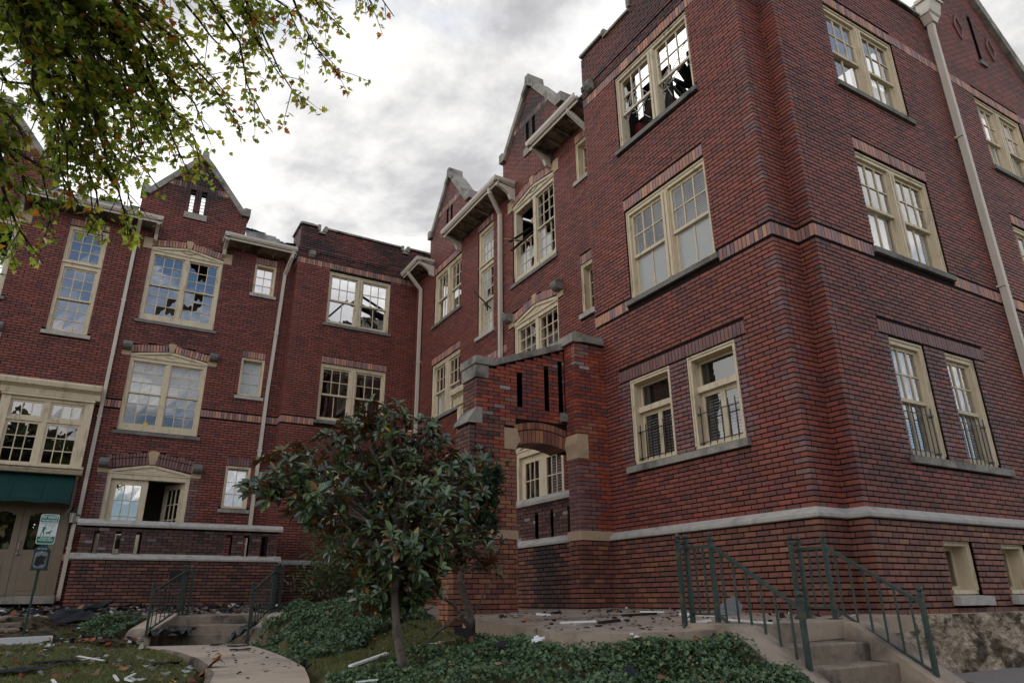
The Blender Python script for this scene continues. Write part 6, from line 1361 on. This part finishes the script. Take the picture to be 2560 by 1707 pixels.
litter([(-2.6, 13.3), (.8, 13.2), (1.15, 11), (1.2, 9), (.8, 6.5), (-1.2, 6.3), (-2.4, 9)], 330, 5, 'pale and red fallen leaves scattered over the lawn', 'fallen_leaves', LT, (.06, .11))
litter(IV1, 40, 6, 'a few dry leaves caught on the ivy mound', 'fallen_leaves', [((.22, .10, .05), 3), ((.28, .17, .11), 2)], (.06, .10), lambda x, y: gh(x, y)+.15); litter(IV2, 60, 7, 'dry leaves caught in the foreground ivy', 'fallen_leaves', [((.22, .10, .05), 3), ((.28, .17, .11), 2)], (.06, .10), lambda x, y: gh(x, y)+.09)
CHIP = leaf_proto([(-.5, 0), (.5, .1), (.4, .8), (-.1, 1.0), (-.55, .6)]); DT = [((.015, .015, .017), 8), ((.05, .045, .04), 3), ((.55, .55, .54), 1.5), ((.22, .13, .08), 1), ((.30, .09, .03), .35)]
W1 = [(-5, 15.2), (.5, 15.2), (1.2, 14.9), (3.2, 14.9), (6.7, 14.9), (6.7, 17.9), (-5, 17.9)]; W2 = [(3.8, 5.7), (4.4, 5.1), (7.3, 5.0), (7.3, 9.2), (4.3, 9.2), (4.0, 7.5)]
litter(W1, 2600, 8, 'layer of charred scraps and roofing crumbs on the far terrace walk', 'fire_debris', DT, (.03, .14), hp, CHIP, up=.05); litter(W2, 420, 9, 'charred crumbs and white splinters on the near terrace walk', 'fire_debris', DT, (.012, .07), hp, CHIP, up=.012)
litter([(.6, 13.5), (1.2, 13.5), (1.3, 12.9), (-.6, 13.2), (-.9, 13.7)], 260, 10, 'burnt scraps and orange bark by the far steps', 'fire_debris', DT+[((.40, .12, .03), 2)], (.02, .10), None, CHIP); litter([(1.5, 12.8), (2.3, 12.6), (2.2, 8), (1.4, 7.2)], 90, 11, 'small black crumbs on the garden path', 'fire_debris', DT, (.01, .05), lambda x, y: zp(y), CHIP, up=.01)
litter([(-2.6, 15.1), (.6, 15.05), (.5, 14.2), (-.2, 13.6), (-2.6, 13.6)], 420, 12, 'dead leaves and charred bits on the grassy slope', 'fire_debris', DT+[((.22, .13, .08), 5)], (.03, .09), None, CHIP)
litter([(4.6, 9.0), (4.2, 8.0), (2.6, 7.8), (2.6, 9.0), (4.4, 10.4)], 130, 13, 'crumbs of charred wood on the rough grass', 'fire_debris', DT, (.02, .07), None, CHIP)
# ---------------------------------------------------------------- larger pieces of fire debris, each a thing
def stick(name, label, cat, a, b, w, h, m, group=None, roll=0.):
    o = MB().beam(a, b, w, h, None, roll).build(name, m); return tag(o, label, cat, group)
def on(x, y, dz=.03): return (x, y, gh(x, y)+dz)
def onp(x, y, dz=.01): return (x, y, hp(x, y)+dz)
def ongr(px, py, dz=.03, z0=-.65):
    w = toward(px, py); t = z0/w.z
    for _ in range(12): p = w*t; t *= 1; zt = gh(p.x, p.y)+dz; t = t*.5+.5*(zt/w.z)
    return w*t
def sheet(name, label, cat, c, ux, uy, m, seed, n=6, rough=.03, th=.006, group=None):
    """a crumpled flat piece (felt, tarp, tin) lying about c"""
    r = random.Random(seed); c = Vector(c); ux = Vector(ux); uy = Vector(uy); mb = MB(); G = {}
    for i in range(n+1):
        for j in range(n+1):
            e = (i in (0, n))+(j in (0, n)); G[i, j] = c+ux*((i/n-.5)*(1+(r.uniform(-.22, .1) if e else 0)))+uy*((j/n-.5)*(1+(r.uniform(-.22, .1) if e else 0)))+Vector((0, 0, rough*r.uniform(0, 1)))
    Z = Vector((0, 0, th))
    for i in range(n):
        for j in range(n):
            if (i in (0, n-1)) and (j in (0, n-1)) and r.random() < .5: continue
            q = [G[i, j], G[i+1, j], G[i+1, j+1], G[i, j+1]]; mb.hexa([p-Z for p in q]+q)
    return tag(mb.build(name, m), label, cat, group)
p, q = ongr(0, 1612), ongr(128, 1602); stick('white_board', 'long white boxed trim board lying behind the sign post', 'board', Vector(p)-Vector((.6, 0, -.03)), Vector(q)+Vector((0, 0, .03)), .10, .10, 'white_paint')
for (x0, y0, x1, y1, lab) in ((151, 1654, 248, 1643, 'long thin white trim strip crossing another on the lawn'), (196, 1639, 260, 1650, 'short thin strip lying across the long white one on the lawn'), (285, 1687, 295, 1700, 'stubby white trim piece on the lawn, upright in view beside the angled one'), (313, 1696, 338, 1683, 'angled white trim piece on the lawn near the path'), (313, 1697, 332, 1702, 'low white splinter touching the angled trim piece'), (131, 1698, 139, 1707, 'white trim end at the bottom edge of the lawn')):
    p, q = ongr(x0, y0, .045), ongr(x1, y1, .045); stick('trim_strip', lab, 'trim strip', p, q, .022, .012, 'white_paint', 'white trim strips blown onto the ground')
for (px_, py_, a, b, lab, sd) in ((40, 1677, .50, .40, 'large torn sheet of black roofing felt at the left edge of the lawn', 1), (140, 1656, .40, .16, 'flat piece of black felt under the long white strip', 2), (415, 1660, .3, .12, 'narrow scrap of black felt near the curved lawn edge', 3)):
    c = ongr(px_, py_, .04); sheet('roofing_felt', lab, 'roofing felt', c, (a, .03, 0), (.05, b, 0), 'felt', sd, group='torn roofing felt on the ground')
c = onp(-.05, 15.6, .03); sheet('roofing_felt', 'dark folded felt sheet at the foot of the terrace wall', 'roofing felt', c, (1.1, .3, .28), (.1, .35, .03), 'felt', 5, rough=.10, group='torn roofing felt on the ground'); c = on(-.15, 14.95, .06); sheet('roofing_felt', 'dark felt flap sliding down the grassy slope', 'roofing felt', c, (.7, .05, .02), (-.15, .5, .18), 'felt', 6, rough=.06, group='torn roofing felt on the ground')
c = Vector(lf.p(-.55, -.56, 1.0)); sheet('black_tarp', 'crumpled black plastic heap at the left foot of the far steps', 'plastic sheet', c, (.75, -.25, 0), (.1, .4, .03), 'plastic_black', 7, 7, .16)
c = Vector(lf.p(.72, -.50, 1.12)); sheet('black_tarp', 'torn black sheet draped at the right foot of the far steps', 'plastic sheet', c, (.42, -.15, .24), (.06, .28, .08), 'plastic_black', 8, 6, .12)
for (x, y, a, b, lab, sd) in ((2.05, 11.3, .30, .22, 'jagged black shingle lying in the middle of the garden path', 9), (2.18, 12.25, .34, .10, 'thin black shingle at the ivy edge of the path', 10), (1.95, 12.75, .22, .10, 'small black shingle just below the far steps', 11)): sheet('roof_shingle', lab, 'shingle', (x, y, zp(y)+.012), (a, .02, .01), (.04, b, 0), 'felt', sd, 4, .025, group='black shingles on the garden path')
c = ongr(520, 1688, .05); sheet('rusty_flashing', 'curled rusty metal flashing at the curved edge of the path', 'metal flashing', Vector(c)+Vector((0, 0, .06)), (.20, -.02, .22), (.10, .22, .02), 'rust', 12, 5, .07)
a = ongr(907, 1498, .16, -.15); k = Vector((3.55, 12.1, gh(3.55, 12.1)+.17))
L_ = thing('bent_trim', 'bent white trim strip standing up out of the ivy mound', 'trim strip', tuple(k)); p0 = at_y(927, 1519, 12.0); MB().beam(p0, at_y(909, 1497, 12.05), .035, .02).build('strip', 'white_paint', L_); MB().beam(p0, at_y(894, 1536, 11.9), .035, .02).build('strip', 'white_paint', L_)
p, q = ongr(876, 1664, .06), ongr(968, 1632, .06); stick('white_board', 'white slatted board lying on the grass beside the magnolia trunk', 'board', p, q, .06, .02, 'white_paint'); p, q = ongr(890, 1704, .06), ongr(945, 1698, .06); stick('trim_strip', 'white strip in the ivy at the bottom of the picture', 'trim strip', p, q, .025, .014, 'white_paint', 'white trim strips blown onto the ground')
for i in range(11):
    x0 = 1020+i*22+rw.uniform(-10, 10); y0 = 1618-i*3.4+rw.uniform(-4, 4); p, q = ongr(x0, y0, .06), ongr(x0+rw.uniform(20, 70), y0-rw.uniform(3, 14), .06); stick('splintered_lath', 'splintered pale lath in the heap under the leaning laurel', 'lath', p, q, .022, .012, 'white_paint' if i % 3 else 'raw_wood', 'splintered laths under the laurel')
c = ongr(1168, 1600, .10); sheet('charred_sheet', 'black charred sheet propped on laths beside the laurel stump', 'charred panel', Vector(c)+Vector((0, 0, .07)), (.32, .02, -.05), (.03, .16, .09), 'char', 14, 4, .02)
for (x, y, a, b, lab, sd, mm) in ((1262, 1614, .2, .1, 'flat black felt scrap in the foreground ivy', 15, 'felt'), (1195, 1632, .10, .14, 'dark curled scrap standing in the foreground ivy', 16, 'felt'), (1340, 1589, .18, .08, 'black scrap just below the terrace edge', 17, 'felt'), (1572, 1678, .14, .09, 'blue-black shingle scrap in the right of the ivy bank', 18, 'felt'), (1345, 1600, .16, .05, 'pale grey trim piece in the ivy', 19, 'white_paint'), (1248, 1622, .14, .07, 'torn orange-brown wood chip in the ivy', 20, 'raw_wood')): sheet('debris_scrap', lab, 'debris scrap', Vector(ongr(x, y, .11)), (a, .02, .01), (.02, b, .04), mm, sd, 4, .03)
for (x0, y0, x1, y1, lab) in ((1541, 1588, 1594, 1566, 'broad white trim strip lying on top of the ivy bank'), (1548, 1578, 1580, 1584, 'short white strip crossing the broad one on the ivy'), (1590, 1590, 1618, 1599, 'ragged white splinter right of the crossed strips')): p, q = ongr(x0, y0, .13, -.3), ongr(x1, y1, .13, -.3); stick('trim_strip', lab, 'trim strip', p, q, .025, .014, 'white_paint', 'white trim strips blown onto the ground')
def onw(px, py, dz=.012):
    w = toward(px, py); t = -.2/w.z
    for _ in range(14): p = w*t; t = t*.5+.5*((hp(p.x, p.y)+dz)/w.z)
    return w*t
for (x0, y0, x1, y1, w, m, lab) in ((1400, 1556, 1490, 1552, .02, 'white_paint', 'thin white strip across the near terrace walk'), (1500, 1556, 1546, 1550, .06, 'char', 'charred timber stub on the near terrace walk'), (1342, 1534, 1375, 1537, .03, 'white_paint', 'short white strip by the arch pier'), (1285+95, 1532, 1400, 1530, .05, 'char', 'small charred lump inside the arch'), (1555, 1538, 1640, 1533, .04, 'char', 'long charred stick against the wall on the terrace walk'), (1600, 1528, 1660, 1529, .015, 'white_paint', 'white lath close to the wall foot'), (1735, 1556, 1775, 1551, .03, 'white_paint', 'white strip between the handrail posts'), (1820, 1548, 1930, 1557, .02, 'white_paint', 'long pale strip on the landing at the top of the steps'), (1700, 1534, 1790, 1537, .03, 'white_paint', 'scuffed white board by the wall behind the handrail')):
    p, q = onw(x0, y0), onw(x1, y1)
    if (p-q).length < 4: stick('debris_stick', lab, 'debris stick', p, q, w, min(w, .03), m)
c = onw(1826, 1535); sh_ = MB(); fr_ = Fr(c, (.93, -.3, 0), (-.3, -.93, 0)); sh_.prism(fr_, [(-.16, 0), (.15, 0), (.17, .11), (.06, .22), (-.02, .16), (-.11, .12)], -.003, .003); tag(sh_.build('glass_shard', 'glass_bluish'), 'pale shard of window glass leaning against the wall on the terrace walk', 'glass shard')
# charred roof timbers, seen through the burnt windows
def timbers(n, cx, cy, z, sx_, sy_, seed, m='char', label='charred black roof timber fallen across the burnt-out top floor', grp='charred roof timbers', ln=(1.2, 2.6), tilt=.6):
    r = random.Random(seed)
    for i in range(n):
        a = Vector((cx+r.uniform(-sx_, sx_), cy+r.uniform(-sy_, sy_), z+r.uniform(0, .3))); th = r.uniform(0, 6.28); L = r.uniform(*ln); v = Vector((math.cos(th), math.sin(th)*.5, r.uniform(-.1, tilt))).normalized()
        stick('charred_timber', label, 'timber', a-v*L*.5, a+v*L*.5, r.uniform(.04, .11), r.uniform(.08, .18), m, grp, r.uniform(-.5, .5))
stick('charred_timber', 'heavy charred beam slanting through the left half of the burnt bay window', 'timber', (4.75, 20.6, 9.05), (5.75, 21.0, 7.7), .16, .10, 'char'); stick('charred_timber', 'thin charred rafter rising to the right in the burnt bay window', 'timber', (4.75, 20.7, 7.95), (5.85, 20.8, 9.3), .06, .06, 'char_brown')
stick('charred_timber', 'split rafter high in the right half of the burnt bay window', 'timber', (6.15, 21.0, 9.75), (7.3, 21.2, 9.35), .05, .07, 'char_brown'); stick('charred_timber', 'upper charred purlin at the right of the burnt bay window', 'timber', (6.0, 20.8, 9.25), (7.4, 21.0, 8.95), .30, .10, 'char')
timbers(30, 6.8, 21.2, 8.2, .6, .5, 1); timbers(34, 5.4, 21.0, 7.85, .75, .3, 2, ln=(.4, 1.2), tilt=1.2)
timbers(14, 8.9, 7.7, 8.9, .5, .5, 3, 'char', ln=(.7, 1.8)); timbers(9, 9.0, 12.2, 8.8, .6, .8, 4, 'raw_wood', 'splintered pale board hanging in the burnt wing room', 'splintered boards in the wing', (1.0, 2.0)); timbers(10, .7, 20.9, 8.9, .8, .3, 5, 'char_brown', 'half-burnt ceiling joist behind the smashed panes of the rear block', 'half-burnt ceiling joists')
stick('charred_timber', 'scorched joist crossing the open right half of the tower window', 'timber', (8.15, 6.3, 8.85), (8.3, 7.4, 8.55), .14, .16, 'char_brown')
for i in range(38):                                    # torn slats of the tower window blind
    k = rw.random(); y = 6.62+1.75*rw.random(); z = 8.5+1.0*rw.random(); a = Vector((7.52+rw.uniform(0, .1), y, z)); v = Vector((rw.uniform(-.03, .05), rw.uniform(-.5, .5), rw.uniform(-.55, .25)))
    stick('broken_slat', 'bent white slat hanging in the burnt tower window', 'slat', a, a+v, .018, .006, 'white_paint', 'bent slats hanging in the burnt tower window')
p = WGF.p(14.75, 7.55, .10); stick('charred_board', 'charred board poking out of the tall stair window', 'board', WGF.p(14.86, 7.62, .22), WGF.p(14.50, 7.08, -.05), .11, .035, 'char')
for i, (a, b) in enumerate((((13.15, 8.35, .28), (12.6, 8.15, -.15)), ((13.05, 8.25, .2), (12.5, 8.45, -.1)), ((13.1, 8.05, .12), (12.4, 8.32, -.12)))): stick('charred_board', ('pale splintered board thrust out of the burnt pedimented window', 'black charred board thrust out of the burnt pedimented window', 'scorched brown board lowest in the burnt pedimented window')[i], 'board', WGF.p(*a), WGF.p(*b), .07, .02, ('raw_wood', 'char', 'char_brown')[i], 'boards in the burnt pedimented window')
# little things on the facade
o = MB().box(BLF, .53, .64, 4.32, 4.40, -.18, -.10).build('flower_pot', 'yellow'); tag(o, 'yellow pot on the sill inside the half-blinded window', 'pot')
# ---------------------------------------------------------------- across the street, behind the camera: what the window panes mirror
ra = random.Random(77); cl = MB()
rng = np.random.default_rng(70); m_ = 2600; o = rng.normal(0, 1, (m_, 3)); o /= np.linalg.norm(o, axis=1)[:, None]; lob = 1+.22*np.sin(o[:, 0]*5+1)*np.cos(o[:, 2]*6)+.15*np.sin(o[:, 1]*9)
pos = o*(rng.random(m_)**.35*lob)[:, None]*np.array([2.7, 2.7, 3.3]); crown_me = leaves_mesh('crown', IVY, pos, rng.normal(0, 1, (m_, 3)), rng.normal(0, 1, (m_, 3)), rng.uniform(.35, .75, m_), pick_cols(rng, m_, [((.045, .075, .02), 4), ((.07, .095, .022), 3), ((.12, .10, .03), 1)]), 'shrub_leaf')
trunk_me = MB().tube([(0, 0, -7.2), (0, 0, -4), (.1, 0, 0)], [.32, .24, .12], 8).mesh('trunk'); trunk_me.materials.append(MAT['bark'])
for i, (x, y, z, s, w_) in enumerate(((-24, -16, 6.4, 1.4, 'broad street tree behind the camera, far left'), (-13.5, -18, 6.6, 1.4, 'tall street tree behind the camera, second from the left'), (-5.8, -17, 6.8, 1.35, 'street tree behind the camera next to the tan house'), (12.5, -19, 4.4, 1.05, 'round street tree behind the camera, right of the tan house'), (26, -17, 5.0, 1.1, 'last street tree behind the camera on the right'))):
    t = thing('street_tree', w_, 'tree', (x, y, -1.6), 'street trees opposite'); 
    for nm, me in (('crown', crown_me), ('trunk', trunk_me)):
        o_ = bpy.data.objects.new(nm, me); COL.objects.link(o_); o_.parent = t; o_.location = (0, 0, z+1.6); o_.scale = (s, s, s); o_.rotation_euler = (0, 0, i*1.3)
mat('tan_wall', (.45, .29, .13), .8, .2, .1, 3); mat('far_roof', (.16, .15, .15), .8, .3, .2, 4)
Hs = thing('tan_house', 'tan house with a grey roof across the street, mirrored in the French door', 'house', (2.5, -22, -1.6)); HF = Fr((5.5, -18, 0), (1, 0, 0), (0, 1, 0))
MB().box(HF, -9.5, 3.5, -1.6, 2.1, -8, 0).build('wall', 'tan_wall', Hs); MB().profile(HF, [(.6, 2.1), (-4, 4.0), (-8.6, 2.1), (-8.6, 1.9), (.6, 1.9)], -10, 4).build('roof', 'far_roof', Hs)
for u in (-8, -5.2, -2.4, .4): MB().box(HF, u, u+1.2, -.3, 1.4, -.05, .04).build('window', 'room_dark', Hs)
m_ = 5200; pos = np.column_stack([rng.uniform(-70, 70, m_), rng.normal(-34, 2.2, m_), -1.6+rng.random(m_)**.8*(3.6+1.5*np.sin(np.arange(m_)))])
o_ = link('tree_line', leaves_mesh('tree_line', IVY, pos, rng.normal(0, 1, (m_, 3)), rng.normal(0, 1, (m_, 3)), rng.uniform(1.0, 1.9, m_), pick_cols(rng, m_, [((.04, .065, .02), 4), ((.06, .08, .02), 3)]), 'shrub_leaf'), None, 'stuff'); tag(o_, 'line of distant trees and hedges across the street behind the camera', 'trees')
# ---------------------------------------------------------------- bricks last: the largest in view become objects
HIDE += [(560, 1260, 1000, 1560), (0, 560, 0, 640)]
flush_bricks(B, WP); flush_bricks(A, AP); flush_bricks(T1, TP1); flush_bricks(T2, TP2, 60)
